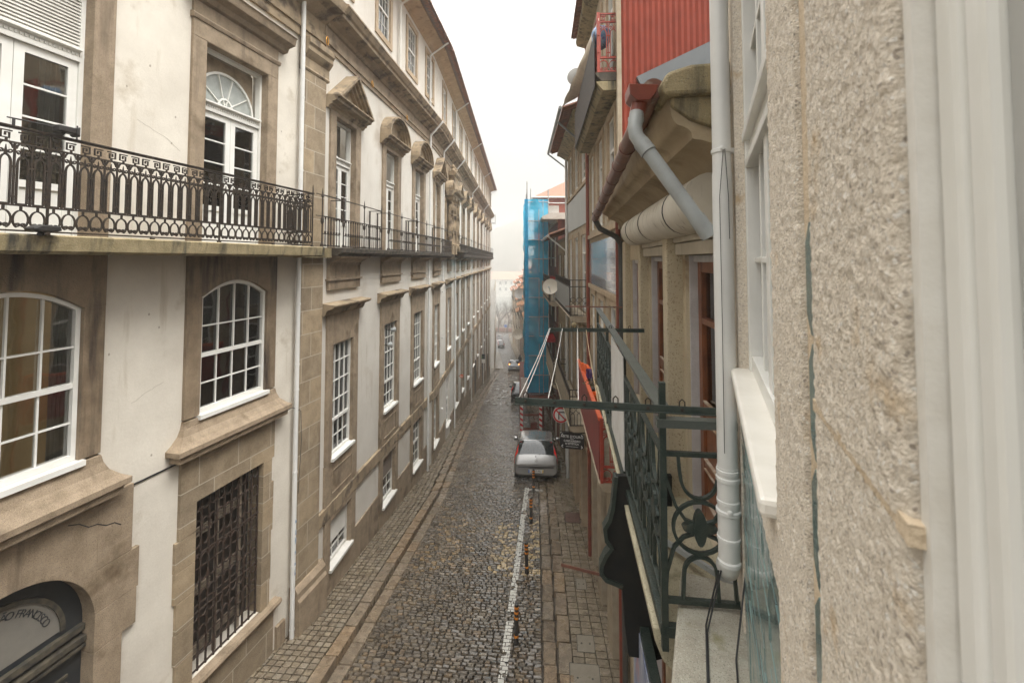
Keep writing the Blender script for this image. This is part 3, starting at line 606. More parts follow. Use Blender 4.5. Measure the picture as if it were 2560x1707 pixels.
# downpipe of L1
P = MB(); q = [L1.pt(-1.17, .12, z) for z in (9, 4.6, 4.3, .26)]; P.tube(q, .045, 12); P.tube([L1.pt(-1.17, .12, .05), L1.pt(-1.17, .12, -7.9)], .045, 12)
for z in (3.3, 2.4, 1.8, -.9, -2.1, -2.6, -4.2, -6.0, -7.2): P.lathe(L1.pt(-1.17, .12, z), [(.05, 0), (.052, .02), (.05, .04)], 12)
P.obj('downpipe', PVC, b1, smooth='auto')
P = MB(); pts = [L1.pt(-1.45, .02, -2.96), L1.pt(-1.25, .1, -2.9), L1.pt(-1.12, .19, -3.0), L1.pt(-1.1, .2, -3.6), L1.pt(-1.14, .18, -4.6)]
P.tube(pts, .006, 5); P.obj('cable', BLACK, b1)
STK = MB(); 
for k, z in enumerate((-5.15, -5.38, -5.55, -5.75, -6.0, -6.15)): STK = MB(); STK.box(L1, -1.185, -1.15, .164, .167, z, z+.06+.03*(k % 3)); STK.obj('sticker', mat('torn_stickers', (.55, .55, .55), (.15, .25, .4), scale=16, rough=.5, stain=(.5, .08, .05), stth=.6, stscale=9), b1)
# floodlights on the balcony
FL = mat('floodlight_black', (.02, .018, .016), (.03, .028, .026), rough=.4)
t = empty('floodlight', L1.pt(-5.5, .66, 1.30), 'black floodlight on a swivel arm above the balcony handrail', 'lamp')
m_ = MB(); m_.box(L1, -5.68, -5.52, .60, .70, 1.335, 1.40); m_.prism(L1, [(-5.52, 1.33), (-5.49, 1.31), (-5.49, 1.42), (-5.52, 1.405)], .59, .71); m_.obj('lamp_housing', FL, t, bevel=.01)
m_ = MB(); m_.tube([L1.pt(-5.6, .65, 1.34), L1.pt(-5.62, .64, 1.31), L1.pt(-5.68, .63, 1.30)], .018, 8); m_.tube([L1.pt(-6.05, .62, 1.365), L1.pt(-5.68, .64, 1.375)], .008, 6); m_.tube([L1.pt(-6.0, .62, 1.37), L1.pt(-6.0, .62, 1.27)], .012, 6); m_.obj('bracket', FL, t); m_ = MB(); m_.tube([L1.pt(-5.485, .65, 1.29), L1.pt(-5.485, .65, 1.44)], .007, 6); m_.obj('clamp_bolt', FL, t)
t = empty('floodlight', L1.pt(-5.8, .72, .24), 'black floodlight with rounded housing at the foot of the balcony railing', 'lamp')
m_ = MB(); m_.prism(L1, [(-5.93, .31), (-5.86, .345), (-5.70, .34), (-5.69, .29), (-5.78, .275), (-5.92, .285)], .68, .82); m_.obj('lamp_housing', FL, t, bevel=.012)
m_ = MB(); m_.lathe(L1.pt(-5.81, .72, .235), [(.012, 0), (.03, .01), (.03, .025), (.014, .05)], 12); m_.obj('bracket', FL, t)
# ============================================================ LEFT: long palace
b2 = empty('palace', LA.pt(8, 0, gz(18)), 'long pale facade with alternating stone pediments, thin balconies and an attic storey', 'building')
PATH = [LA.xy(-.36), (-5.22, 18.8), LB.xy(39.4)]
UE = 39.4
baysA = [.72, 3.9, 6.8]; baysB = [.78, 7.3, 10.3, 13.4, 17.2, 21, 24.8, 28.6, 32.4, 36.2]; portal_u = 4.3
atA = [.38, 3.12, 5.83, 8.2]; atB = [2.7, 5.9, 9., 12.2, 15.5, 18.8, 22.2, 25.6, 29, 32.4, 35.8, 38.4]
kinds = ['tri', 'arch', 'arch', 'tri', 'tri', 'arch', 'arch', 'tri', 'arch', 'tri', 'arch', 'arch', 'tri']
HW, OW = .535, .82          # half opening, half outer surround
def fy(fr, u): return fr.pt(u, 0, 0)[1]
allb = [(LA, u) for u in baysA]+[(LB, u) for u in baysB]
def zbase(fr, u): return gz(fy(fr, u))
HA, HB = [], []
for fr, u in allb+[(LB, portal_u)]:
    H = HA if fr is LA else HB
    if u != portal_u: H.append((u-HW, u+HW, .30, 3.36))
    H.append((u-HW, u+HW, -4.5, -1.93))
    g0 = zbase(fr, u); zb_ = max(-8.3, g0+.72) if u != portal_u else -8.3
    H.append((u-HW, u+HW, zb_, -5.9))
for u in atA: HA.append((u-.5, u+.5, 6.72, 8.36))
for u in atB: HB.append((u-.5, u+.5, 6.72, 8.36))
m1 = wall(LA, -.36, 8.92, -12.5, 9.0, HA); m2 = wall(LB, 0, UE, -20, 9.0, HB)
m1.add(m2.v, m2.f); m1.obj('wall', PLASTER2, b2)
# pilaster of the near corner is on the townhouse; sweeps
def sw(name, prof, m, path=PATH, **k): return MB().sweep(prof, path).obj(name, m, b2, **k)
sw('architrave', [(0, 4.74), (.04, 4.74), (.04, 4.86), (.075, 4.86), (.075, 4.98), (.03, 5.0), (.03, 5.25), (0, 5.25)], GRAN)
sw('cornice', [(0, 5.25), (.08, 5.26), (.12, 5.32), (.22, 5.36), (.24, 5.40), (.42, 5.43), (.43, 5.50), (.48, 5.54), (.54, 5.64), (.56, 5.66), (.56, 5.70), (0, 5.85)], CORN)
sw('string_course', [(0, -5.80), (.055, -5.79), (.06, -5.48), (0, -5.46)], CORN)
EP = [LA.xy(-12), (-5.22, 18.8), LB.xy(UE+.6)]
EP[0] = (XL(4.)+.0, 4.0)
EV = MB(); EV.sweep([(0, 8.72), (.06, 8.74), (.10, 8.80), (.20, 8.84), (.52, 8.90), (.52, 8.97), (0, 8.99)], PATH); EV.obj('eaves_soffit', mat('eaves_stone', (.44, .32, .19), (.34, .24, .14), scale=2.5, rough=.85, bump=.3, bscale=40, streak=(.2, .13, .07), sscale=2), b2)
# clay tile roof: corrugated sheet with overhanging courses
R = MB()
def tilerun(fr, u0, u1, o_out, z_out, o_in, z_in, pitch=.2, mbx=None, th=.05):
    mbx = mbx or R; n = int((u1-u0)/pitch)
    for k in range(n):
        u = u0+k*pitch; c = u+pitch/2; P = []
        for (o, z) in ((o_out, z_out+random.uniform(-.012, .012)), (o_in, z_in)):
            P.append([fr.pt(c+pitch*.52*cos(radians(a)), o, z+.075*sin(radians(a))) for a in (180, 135, 90, 45, 0)]+[fr.pt(c+pitch*.42*cos(radians(a)), o, z+.05*sin(radians(a))-.012) for a in (0, 90, 180)])
        vs = P[0]+P[1]; mbx.add(vs, [(i, (i+1) % 8, 8+(i+1) % 8, 8+i) for i in range(8)]+[tuple(range(8))])
        c2 = u; P = []
        for (o, z) in ((o_out-.04, z_out-.045), (o_in, z_in-.045)):
            P.append([fr.pt(c2+pitch*.5*cos(radians(a)), o, z+.06*sin(radians(a))) for a in (180, 225, 270, 315, 360)])
        mbx.add(P[0]+P[1], [(i, i+1, 6+i, 5+i) for i in range(4)])
tilerun(LA, -.3, 9.0, .84, 8.98, -3, 10.4); tilerun(LB, 0, UE+.2, .84, 8.98, -3, 10.4)
R.obj('tiled_roof', TILE, b2)
MB().sweep([(.50, 8.955), (.80, 8.935), (.80, 8.95), (.50, 8.975)], PATH).obj('eaves_board', mat('dark_eaves', (.16, .10, .07), (.1, .065, .045), scale=4, rough=.8), b2)
# roofed slabs of stone balconies
BP1 = [LA.xy(-.22), (-5.22, 18.8), LB.xy(3.0)]; BP2 = [LB.xy(5.8), LB.xy(UE)]
SB = MB()
for bp in (BP1, BP2): SB.sweep([(0, .09), (.30, .09), (.36, .15), (.42, .17), (.44, .27), (0, .27)], bp)
SB.obj('balcony_slab', GRAND, b2)
# plinth in levels
pl = MB(); xs = [(-.36, None)]
for fr, uu in ((LA, baysA+[8.92]), (LB, baysB[:1]+[portal_u]+baysB[1:]+[UE])):
    last = -.36 if fr is LA else 0
    for k, u in enumerate(uu):
        e = min(u+HW+.27, 8.92 if fr is LA else UE); s0 = u-HW-.27
        for (p, q, top) in ((last, s0, 1.05), (s0, e, None)):
            if q <= p: continue
            g0 = gz(fy(fr, (p+q)/2))
            if top: MB().box(fr, p, q, -.01, .03, g0-1.5, g0+top).obj('plinth', GRAN, b2)
        last = e
CW = mat('window_shade_grey', (.60, .58, .54), (.42, .40, .36), rough=.9)
def pediment(fr, u, kind, near):
    P = MB(); z0 = 3.60; w_ = .97; oo = .34
    P.sweep([(0, z0-.16), (.05, z0-.16), (.09, z0-.10), (.14, z0-.08), (.14, z0-.03), (.26, z0), (.27, z0+.05), (oo, z0+.09), (oo, z0+.12), (0, z0+.13)], [fr.xy(u-w_), fr.xy(u+w_)])
    n = 2 if kind == 'tri' else 14
    def top(x): return z0+.12+(.80*(1-abs(x)/w_) if kind == 'tri' else .74*sqrt(max(0, 1-(x/w_)**2)))
    X = [-w_, 0, w_] if kind == 'tri' else [w_*-cos(pi*k/n) for k in range(n+1)]
    def off(d, sc):
        if kind == 'tri': return [(u-w_+d*1.5, z0+.12), (u, z0+.92-d*1.25), (u+w_-d*1.5, z0+.12)]
        return [(u+(w_-d)*-cos(pi*k/n), z0+.12+(.74-d*.85)*sin(pi*k/n)) for k in range(n+1)]
    for (d0, d1, o1) in ((0, .07, oo), (.068, .13, oo-.06), (.128, .20, oo-.13), (.198, .26, oo-.20)):
        P.strip(fr, off(d1, 1), off(d0, 1), -.01, o1)
    T = off(.255, 1); P.prism(fr, T, -.01, .05)
    return P.obj('pediment', CORN, b2)
bl = [.0, 1.55, .95, 1.25, 0]
for i, (fr, u) in enumerate(allb):
    s = MB(); surround(s, fr, u-HW, u+HW, .27, 3.36, .27, .05, wt=.1)
    surround(s, fr, u-HW, u+HW, -4.56, -1.93, .27, .05, wt=.4)
    s.prism(fr, [(u-OW, -1.53), (u+OW, -1.53), (u+OW, -1.25), (u-OW, -1.25)], -.01, .06)
    # panel under the window
    s.box(fr, u-OW, u+OW, -.01, .045, -5.46, -4.58); s.ribbon(fr, [(u-.5, -5.3), (u+.5, -5.3), (u+.5, -4.8), (u-.5, -4.8)], .03, .045, .062, closed=True)
    g0 = zbase(fr, u); zb_ = max(-8.3, g0+.72)
    surround(s, fr, u-HW, u+HW, zb_, -5.9, .24, .05, wt=.1); s.box(fr, u-OW+.03, u+OW-.03, -.01, .045, g0-1.5, zb_-.003)
    # apron under the balcony
    s.box(fr, u-OW, u+OW, -.01, .07, -.68, -.05); s.box(fr, u-OW-.05, u+OW+.05, -.01, .11, -.47, -.43)
    s.obj('window_surround', GRAN, b2)
    s = MB(); s.sweep([(0, -.12), (.08, -.12), (.10, -.06), (.2, .0), (.33, .05), (.34, .088), (0, .088)], [fr.xy(u-OW), fr.xy(u+OW)]); s.obj('balcony_bracket', GRAN, b2)
    s = MB(); s.sweep([(0, -1.25), (.06, -1.25), (.10, -1.2), (.13, -1.12), (.26, -1.07), (.30, -1.03), (.30, -1.0), (0, -.96)], [fr.xy(u-OW-.2), fr.xy(u+OW+.2)]); s.obj('window_hood', CORN, b2)
    pediment(fr, u, kinds[i], i < 5)
    far = i > 4
    french_door(fr, b2, u-HW, u+HW, .30, 3.34, fan=False, tri=(i < 4), zt=2.30, rows=4 if i < 5 else 3, blind=bl[i] if i < 5 else None, simple=far)
    sash(fr, b2, u-HW+.003, u+HW-.003, -4.49, -1.94, 4, (4, 2) if not far else (3, 2), o=-.06, mid=-3.72, glass=GLASSD, room=CW, back=.09, name='sash_window', m=WHITE if i < 4 else WFAR, curtains=i < 6, bar=.02)
    sash(fr, b2, u-HW+.003, u+HW-.003, zb_+.01, -5.91, 3, (2, 2), o=-.09, glass=GLASSD, name='basement_window', m=WFAR, curtains=False, bar=.02)
    if i == 0:
        s = MB()
        for k in range(14): s.prism(fr, [(u-HW+.05, -5.98-.04*k), (u+HW-.1, -5.98-.04*k), (u+HW-.1, -5.955-.04*k), (u-HW+.05, -5.955-.04*k)], -.075, -.05)
        s.obj('louvred_shutter', WFAR, b2)
    if i == 1:
        s = MB(); s.box(fr, u-HW+.05, u+HW-.05, -.075, -.06, -6.55, -5.95); s.obj('window_blind', mat('brown_mesh_blind', (.2, .16, .13), (.16, .13, .1), scale=30, rough=.9), b2)
for fr, us in ((LA, atA), (LB, atB)):
    for u in us:
        s = MB(); surround(s, fr, u-.5, u+.5, 6.72, 8.36, .17, .04, bottom=True); s.obj('attic_surround', mat('pale_granite', (.42, .325, .22), (.33, .25, .165), scale=5, rough=.85, bump=.2, bscale=60), b2)
        sash(fr, b2, u-.497, u+.497, 6.73, 8.35, 4, (2, 2) if fr is LA else (2, 1), o=-.05, room=CW, back=.25, curtains=False, sill=False, bar=.018, t=.05, name='attic_window', glass=GLASSD)
# portal bay
s = MB(); fr = LB; u = portal_u
s.box(fr, u-1.5, u+1.5, -.01, .10, .27, 4.74); s.box(fr, u-.6, u+.6, .1, .14, .27, 3.0)
for sg in (-1, 1):
    for k, (dx, ww, oo) in enumerate(((.62, .26, .42), (1.12, .30, .34))):
        c = u+sg*dx
        s.box(fr, c-ww/2-.05, c+ww/2+.05, .1, oo+.08, .27, .7); s.box(fr, c-ww/2-.05, c+ww/2+.05, .1, oo+.08, 2.95, 3.15)
        s.lathe(fr.pt(c, oo-.12, .7), [(.15, 0), (.16, .08), (.12, .14), (.13, .6), (.12, 1.2), (.105, 1.9), (.10, 2.05), (.14, 2.1), (.16, 2.2), (.17, 2.25)], 12)   # shaft with carved scrolls
        s.ribbon(fr, scroll(c, 1.35, .13, 90, 1.4, 14, sg), .035, oo-.04, oo+.05); s.ribbon(fr, scroll(c, 2.2, .12, 270, 1.4, 14, -sg), .035, oo-.04, oo+.05)
        s.ribbon(fr, [(c+.09*sin(t*.9), .75+t*.14) for t in range(16)], .05, oo-.02, oo+.06)
s.sweep([(.1, 3.15), (.45, 3.15), (.48, 3.25), (.62, 3.32), (.66, 3.42), (.1, 3.48)], [fr.xy(u-1.55), fr.xy(u+1.55)])
s.box(fr, u-.75, u+.75, .1, .4, 3.48, 4.25); s.sweep([(.1, 4.25), (.42, 4.25), (.5, 4.36), (.5, 4.42), (.1, 4.46)], [fr.xy(u-.85), fr.xy(u+.85)])
s.ribbon(fr, arc(u-1.15, 3.48, .36, .4, 0, 180, 10), .12, .1, .42); s.ribbon(fr, arc(u+1.15, 3.48, .36, .4, 0, 180, 10), .12, .1, .42)
for dx in (-.6, 0, .6):
    s.lathe(fr.pt(u+dx, .3, 4.46), [(.07, 0), (.12, .08), (.06, .18), (.10, .26), (.03, .4)], 8)
s.obj('carved_portal', CORN, b2)
s = MB(); s.lathe(fr.pt(u+.1, .55, .02), [(.05, 0), (.22, .14), (.30, .3), (.42, .36), (.42, .44)], 14); s.obj('portal_corbel', GRAND, b2)
s = MB(); s.sweep([(0, .05), (.3, .05), (.35, .27), (0, .27)], [fr.xy(u-1.2), fr.xy(u+1.4)]); s.prism(fr, [(u-.5, -.6), (u+.5, -.6), (u+.5, -.1)]+arc(u, -.1, .5, .14, 0, 180, 8), -.01, .09); s.obj('portal_apron', GRAN, b2)
s = MB(); surround(s, fr, u-HW, u+HW, -4.56, -1.93, .27, .05, wt=.5); s.box(fr, u-OW, u+OW, -.01, .045, -5.46, -4.58); s.obj('window_surround', GRAN, b2)
MB().sweep([(0, -1.25), (.06, -1.25), (.13, -1.12), (.26, -1.07), (.30, -1.0), (0, -.96)], [fr.xy(u-OW-.2), fr.xy(u+OW+.2)]).obj('window_hood', CORN, b2)
sash(fr, b2, u-HW+.003, u+HW-.003, -4.49, -1.94, 4, (4, 2), o=-.06, mid=-3.72, glass=GLASSD, room=CW, back=.25, name='sash_window', m=WFAR)
sash(fr, b2, u-HW+.003, u+HW-.003, -8.29, -5.91, 3, (3, 3), o=-.09, glass=GLASSD, name='basement_window', m=WFAR, curtains=False)
# continuous hood strip far on, gate and door openings at street level far on
s = MB(); s.sweep([(0, -1.12), (.2, -1.05), (.22, -1.0), (0, -.97)], [LB.xy(9.5), LB.xy(UE)]); s.obj('hood_string', CORN, b2)
s = MB()
for uu, hh in ((19.0, 2.9), (27, 2.6), (34.5, 2.8)):
    s = MB(); g0 = gz(fy(LB, uu)); s.prism(LB, [(uu-.7, g0-.5), (uu+.7, g0-.5), (uu+.7, g0+hh-.5)]+arc(uu, g0+hh-.5, .7, .5, 0, 180, 10), -.02, .035); s.obj('street_doorway', mat('dark_doorway', (.03, .024, .02), (.05, .04, .03), scale=3, rough=.6), b2)
# turned-baluster railings
def baluster(mb, p, h, near):
    n = 8 if near else 5
    mb.lathe(p, [(.022, 0), (.022, .03), (.011, .05), (.009, h*.42), (.022, h*.45), (.022, h*.5), (.009, h*.53), (.009, h*.9), (.018, h*.93), (.012, h)], n)
def rail(fr, u0, u1, name='balcony_railing', spacing=.125, ret=True, hi=1.42):
    m_ = MB(); o = .36; zb = .28; h = .62; near = fr is LA
    k = int((u1-u0)/spacing)
    for i in range(k+1):
        u = u0+(u1-u0)*i/k
        big = i % 9 == 0
        if big: m_.lathe(fr.pt(u, o, zb), [(.035, 0), (.035, .04), (.016, .07), (.014, .45), (.034, .5), (.034, .56), (.014, .6), (.013, 1.0), (.03, 1.03), (.014, 1.08), (.004, 1.2)], 8 if near else 5)
        else: baluster(m_, fr.pt(u, o, zb), h, near)
    for z, w_ in ((zb+h, .018), (zb+h*.42, .008), (zb+1.06, .014), (zb+.02, .012)):
        m_.box(fr, u0, u1, o-w_, o+w_, z-.009, z+.009)
    if ret:
        for uu in (u0, u1):
            for z in (zb+h, zb+1.06): m_.box(fr, uu-.012, uu+.012, 0, o, z-.009, z+.009)
            m_.box(fr, uu-.01, uu+.01, .02, .05, zb, zb+1.06)
    m_.obj(name, IRON, b2)
rail(LA, .1-.15, 2.2); rail(LA, 2.75, 5.3); rail(LA, 5.55, 8.7); rail(LB, .1, 2.9)
m_ = MB(); m_.box(LA, -1.2, -.05, .33, .35, .89, .905); m_.box(LA, -1.2, -.05, .33, .35, 1.33, 1.345); m_.obj('handrail', IRON, b2)
rail(LA, -1.0, -.25, ret=False)
rail(LB, 5.9, 9.0, spacing=.14); rail(LB, 9.2, 20.4, spacing=.16); rail(LB, 20.8, UE-.1, spacing=.2)
# downpipes
def dpipe(fr, u, top=True, low=-12):
    P = MB(); o = .09
    if top: P.tube([fr.pt(u+.1, .80, 8.9), fr.pt(u, o, 8.35), fr.pt(u, o, 5.95)], .04, 10)
    P.tube([fr.pt(u+.15, .60, 5.66), fr.pt(u, .13, 5.05), fr.pt(u, .12, 4.7), fr.pt(u, .12, .1)], .042, 10)
    P.tube([fr.pt(u, .1, .1), fr.pt(u, .1, low)], .042, 10)
    for z in (7.8, 6.4, 4.3, 2.4, -1.5, -3.6, -5.2, -6.8): P.lathe(fr.pt(u, .11, z), [(.047, 0), (.05, .02), (.047, .04)], 10)
    return P.obj('downpipe', PVC, b2, smooth='auto')
dpipe(LA, 8.0, low=gz(17.9)); dpipe(LB, 6.15, low=-11.5); dpipe(LB, 15.2, low=-14); dpipe(LB, 26.8, low=-15); dpipe(LB, 38.8, low=-17)
dpipe(LB, 1.9, top=False, low=-1)
P = MB(); P.tube([LA.pt(4.45, .80, 8.9), LA.pt(4.35, .09, 8.4), LA.pt(4.35, .09, 5.9)], .04, 10); P.tube([LB.pt(UE+.25, .05, 8.8), LB.pt(UE+.25, .05, -17)], .05, 8); P.obj('downpipe', WFAR, b2)
# gilt ornaments on the frieze
Q = MB(); GOLD = mat('gilt_metal', (.75, .38, .08), (.5, .25, .05), rough=.35, metal=.7)
for (fr, u) in ((LA, -.42), (LA, 2.1), (LA, 5.1)): Q.tube([fr.pt(u+.05*cos(t), .10, 4.86+.09*sin(t)) for t in np.linspace(0, 2*pi, 13)], .012, 6)
Q.obj('gilt_ring', GOLD, b2)
Q = MB(); Q.box(LB, UE-.5, UE+.3, 0, .55, 4.7, 4.74); Q.tube([LB.pt(UE+.2, .6, 4.6), LB.pt(UE+.2, .6, 5.9)], .03, 6); Q.tube([LB.pt(UE-.3, .6, 5.7), LB.pt(UE+.2, .6, 5.7)], .015, 6); Q.obj('lamp_bracket', IRON, b2)
# small floodlights by the second lower window
for k, (u, z, lab) in enumerate(((3.75, -2.15, 'upper of two small round floodlights by the second lower window'), (3.45, -2.55, 'lower of two small round floodlights by the second lower window'))):
    t = empty('floodlight', LA.pt(u, .1, z), lab, 'lamp'); m_ = MB(); m_.lathe(LA.pt(u, .10, z), [(.03, 0), (.06, .03), (.075, .14), (.07, .145)], 12, axis=(.7, .5, .1)); m_.obj('lamp_housing', PVCG, t, smooth='auto')
    m_ = MB(); m_.box(LA, u-.01, u+.01, -.02, .11, z-.01, z+.01); m_.obj('bracket', IRON, t)
# hanging signs far along the palace
def flat_sign(loc, w_, h, m, rz=0): pass
p0 = at(1203, 898, 44); SGD = mat('dark_sign_panel', (.02, .03, .04), rough=.4); SGG = mat('green_emblem', (.12, .4, .08), rough=.5)
t = empty('projecting_sign', p0, 'dark projecting sign with green emblem and white lower strip, far down the left facade', 'sign')
m_ = MB(); m_.box(W, p0.x-.36, p0.x+.36, p0.y, p0.y+.05, p0.z+.02, p0.z+.50); m_.obj('sign_panel', SGD, t)
m_ = MB(); m_.box(W, p0.x-.36, p0.x+.36, p0.y, p0.y+.05, p0.z-.34, p0.z+.017); m_.obj('white_strip', WHITE, t)
m_ = MB(); m_.lathe((p0.x, p0.y-.003, p0.z+.2), [(.10, 0), (.10, .02)], 12, axis=(0, 1, 0)); m_.box(W, p0.x-.07, p0.x+.07, p0.y-.01, p0.y, p0.z+.36, p0.z+.41); m_.obj('emblem', SGG, t)
m_ = MB(); m_.lathe((p0.x, p0.y-.003, p0.z-.16), [(.07, 0), (.07, .02)], 10, axis=(0, 1, 0)); m_.obj('emblem', mat('blue_emblem', (.1, .2, .35)), t)
m_ = MB(); m_.box(W, p0.x-1.5, p0.x-.36, p0.y+.01, p0.y+.04, p0.z+.4, p0.z+.44); m_.obj('bracket', IRON, t)
p0 = at(1153.5, 940, 27); t = empty('alarm_sign', p0, 'small red and orange square sign on the left facade above the kerb', 'sign')
m_ = MB(); m_.box(W, p0.x-.1, p0.x+.1, p0.y, p0.y+.03, p0.z-.09, p0.z+.09); m_.obj('sign_panel', mat('red_sign', (.6, .06, .02), (.7, .16, .03), scale=9, rough=.4), t)
m_ = MB(); m_.box(W, p0.x-.07, p0.x-.02, p0.y-.006, p0.y, p0.z-.05, p0.z+.05); m_.box(W, p0.x+.01, p0.x+.07, p0.y-.006, p0.y, p0.z-.05, p0.z); m_.obj('pictogram', WHITE, t)
m_ = MB(); m_.box(W, p0.x-1, p0.x-.1, p0.y+.01, p0.y+.03, p0.z-.01, p0.z+.01); m_.obj('bracket', IRON, t)
# ============================================================ RIGHT: our own building (very near)
R0 = Fr(.14, 0, .317, -1)
ROUGH = mat('rough_pink_granite', (.88, .79, .66), (.68, .59, .47), scale=90, rough=.85, bump=.7, bscale=240, fleck=((.45, .38, .31), 300, .90, (.88, .83, .75)), attr=False, stain=(.62, .46, .28), stth=.60, stscale=9, detail=12)
MARB = mat('white_marble', (.74, .71, .65), (.68, .65, .585), scale=9, rough=.35, bump=.05, bscale=60, stain=(.56, .5, .42), stth=.64, stscale=11)
TEAL = mat('teal_glazed_tile', (.19, .27, .255), (.13, .195, .19), scale=5, rough=.12, rough2=.3, bump=.15, bscale=18, coat=.5, stain=(.22, .25, .23), stth=.6, stscale=14)
b0 = empty('granite_house', (.5, 1.2, gz(1)), 'rough granite building with white window and teal tiles, very near at the right edge', 'building')
def rough(fr, u0, u1, z0, z1, o, st_, amp, sc, seed, edge=.006):
    nu, nz_ = int((u1-u0)/st_), int((z1-z0)/st_); m = MB(); ed = []
    for j in range(nz_+1):
        z = z0+(z1-z0)*j/nz_
        for i in range(nu+1):
            u = u0+(u1-u0)*i/nu
            eu = edge*mn.noise(Vector((z*22+seed, i*.0, seed)))*(1 if i in (0,) else (1 if i == nu else 0))*1.4
            p = Vector((u*sc, z*sc, seed)); h = amp*(mn.noise(p)+.55*mn.noise(p*2.3)+.3*mn.noise(p*5.1))
            rr = min(i, nu-i)/6.; h -= .006*max(0, 1-rr)**2
            m.v.append(fr.pt(u+eu, o+h, z))
    w_ = nu+1
    for j in range(nz_):
        for i in range(nu): k = j*w_+i; m.f.append((k, k+1, k+w_+1, k+w_))
    # edges going into the wall
    b = len(m.v)
    for j in range(nz_+1):
        for i in (0, nu):
            v = Vector(m.v[j*w_+i]); u = u0 if i == 0 else u1; q = Vector(fr.pt(u, o-.12, z0+(z1-z0)*j/nz_)); m.v.append(tuple(q))
    for j in range(nz_): m.f += [(j*w_, (j+1)*w_, b+2*j+2, b+2*j), (j*w_+nu, (j+1)*w_+nu, b+2*j+3, b+2*j+1)]
    return m
rough(R0, .365, .66, -1.3, -.190, .012, .003, .0019, 80, 3).obj('own_window_jamb', ROUGH, b0, smooth=True)
rough(R0, .365, .66, -.183, .8, .012, .003, .0019, 80, 9).obj('own_window_jamb', ROUGH, b0, smooth=True)
rough(R0, .76, 1.07, -1.3, 1.6, .012, .006, .003, 60, 5).obj('neighbour_window_jamb', ROUGH, b0, smooth=True)
rough(R0, 1.07, 2.42, -.69, -.55, .011, .006, .003, 40, 7).obj('apron_stone', ROUGH, b0, smooth=True)
rough(R0, 2.38, 2.86, -2.2, 3.5, .012, .02, .003, 30, 8).obj('corner_stone', ROUGH, b0, smooth=True)
m_ = MB(); m_.box(R0, .355, .662, -.1, .0115, -.194, -.179); m_.box(R0, .70, .76, -.1, -.001, -1.4, 1.6)
m_.obj('mortar_joint', mat('ochre_mortar', (.66, .54, .39), (.56, .44, .30), scale=30, rough=.9, bump=.5, bscale=150), b0)
# tiles: scalloped-edge vertical strip and the field under the window
m_ = MB(); z = -1.6
while z < -.05:
    m_.prism(R0, [(.655, z+.006), (.69, z+.004), (.716, z+.03), (.716, z+.13), (.69, z+.158), (.655, z+.155)], -.02, .006+random.uniform(-.001, .001)); z += .166
m_.obj('glazed_tile_strip', TEAL, b0)
m_ = MB(); z = -3.2
while z < -.70:
    u = .30
    while u < 2.38:
        if z+.06 < -.70: m_.box(R0, u+.0015, min(u+.148, 2.38), -.02, .0+random.uniform(0, .004), z+.0015, z+.0635)
        u += .15
    z += .065
m_.obj('glazed_tile_field', TEAL, b0)
m_ = MB(); m_.box(R0, -.6, 2.84, -.12, -.02, -8.5, -.70); m_.box(R0, 2.4, 2.84, -.12, -.004, -8.5, 6); m_.box(R0, .0, 2.84, -.12, -.01, 1.55, 6); m_.box(R0, .36, 1.05, -.12, -.01, -1.4, 1.6); m_.box(R0, 2.82, 2.84, -6, -.005, -8.5, 6); m_.box(R0, -1.5, 2.82, -6, -5.8, -8.5, 6)
m_.obj('wall', GRAN, b0)
m_ = MB(); m_.box(R0, 1.085, 2.40, -.12, .042, -.552, -.51); m_.obj('marble_sill', MARB, b0, bevel=.012)
# white window beyond
m_ = MB(); a, e = 1.07, 2.38; z0, z1 = -.51, 1.5; o = -.065
m_.box(R0, a, a+.05, o-.05, o+.03, z0, z1); m_.box(R0, e-.05, e, o-.05, o+.03, z0, z1); m_.box(R0, a, e, o-.05, o+.02, z0, z0+.07)
m_.box(R0, a, e, o-.05, o+.03, .43, .47); m_.box(R0, a, e, o-.05, o+.01, .47, .56); m_.box(R0, a, e, o-.05, o+.04, .56, .60)
c = (a+e)/2; m_.box(R0, c-.045, c+.045, o-.05, o+.012, z0+.07, .43); m_.box(R0, c-.04, c+.04, o-.05, o+.012, .6, z1)
for s0, s1 in ((a+.05, c-.045), (c+.045, e-.05)):
    q = (s0+s1)/2; m_.box(R0, q-.012, q+.012, o-.045, o, z0+.07, .43); m_.box(R0, q-.012, q+.012, o-.045, o, .6, z1)
    for z in (0.0, 1.0): m_.box(R0, s0, s1, o-.045, o-.001, z-.012, z+.012)
wo = m_.obj('window', WHITE, b0, bevel=.004)
m_ = MB(); m_.box(R0, a, e, o-.035, o-.031, z0, z1); m_.obj('glass', GLASS, wo)
m_ = MB(); m_.box(R0, a-.03, e+.03, o-.10, o-.09, z0, z1+.2); m_.obj('inner_shutter', WHITE, wo)
# our own window frame
m_ = MB(); m_.box(R0, .348, .362, -.3, .002, -1.5, 1.2); m_.obj('plaster_reveal', mat('smooth_plaster_edge', (.70, .68, .63), (.62, .59, .53), scale=18, rough=.7, bump=.08, bscale=60), b0)
m_ = MB(); m_.box(R0, .316, .346, -.3, -.008, -1.5, 1.2); m_.box(R0, .290, .3155, -.3, -.0105, -1.5, 1.2)
wo = m_.obj('near_window', WHITE, b0, bevel=.006)
m_ = MB(); m_.box(R0, -.3, .289, -.3, -.020, -1.5, 1.2); m_.obj('window_casement', mat('grey_casement_paint', (.42, .42, .40), (.38, .38, .36), scale=2, rough=.5), wo)  # casement in a darker grey than the white frame
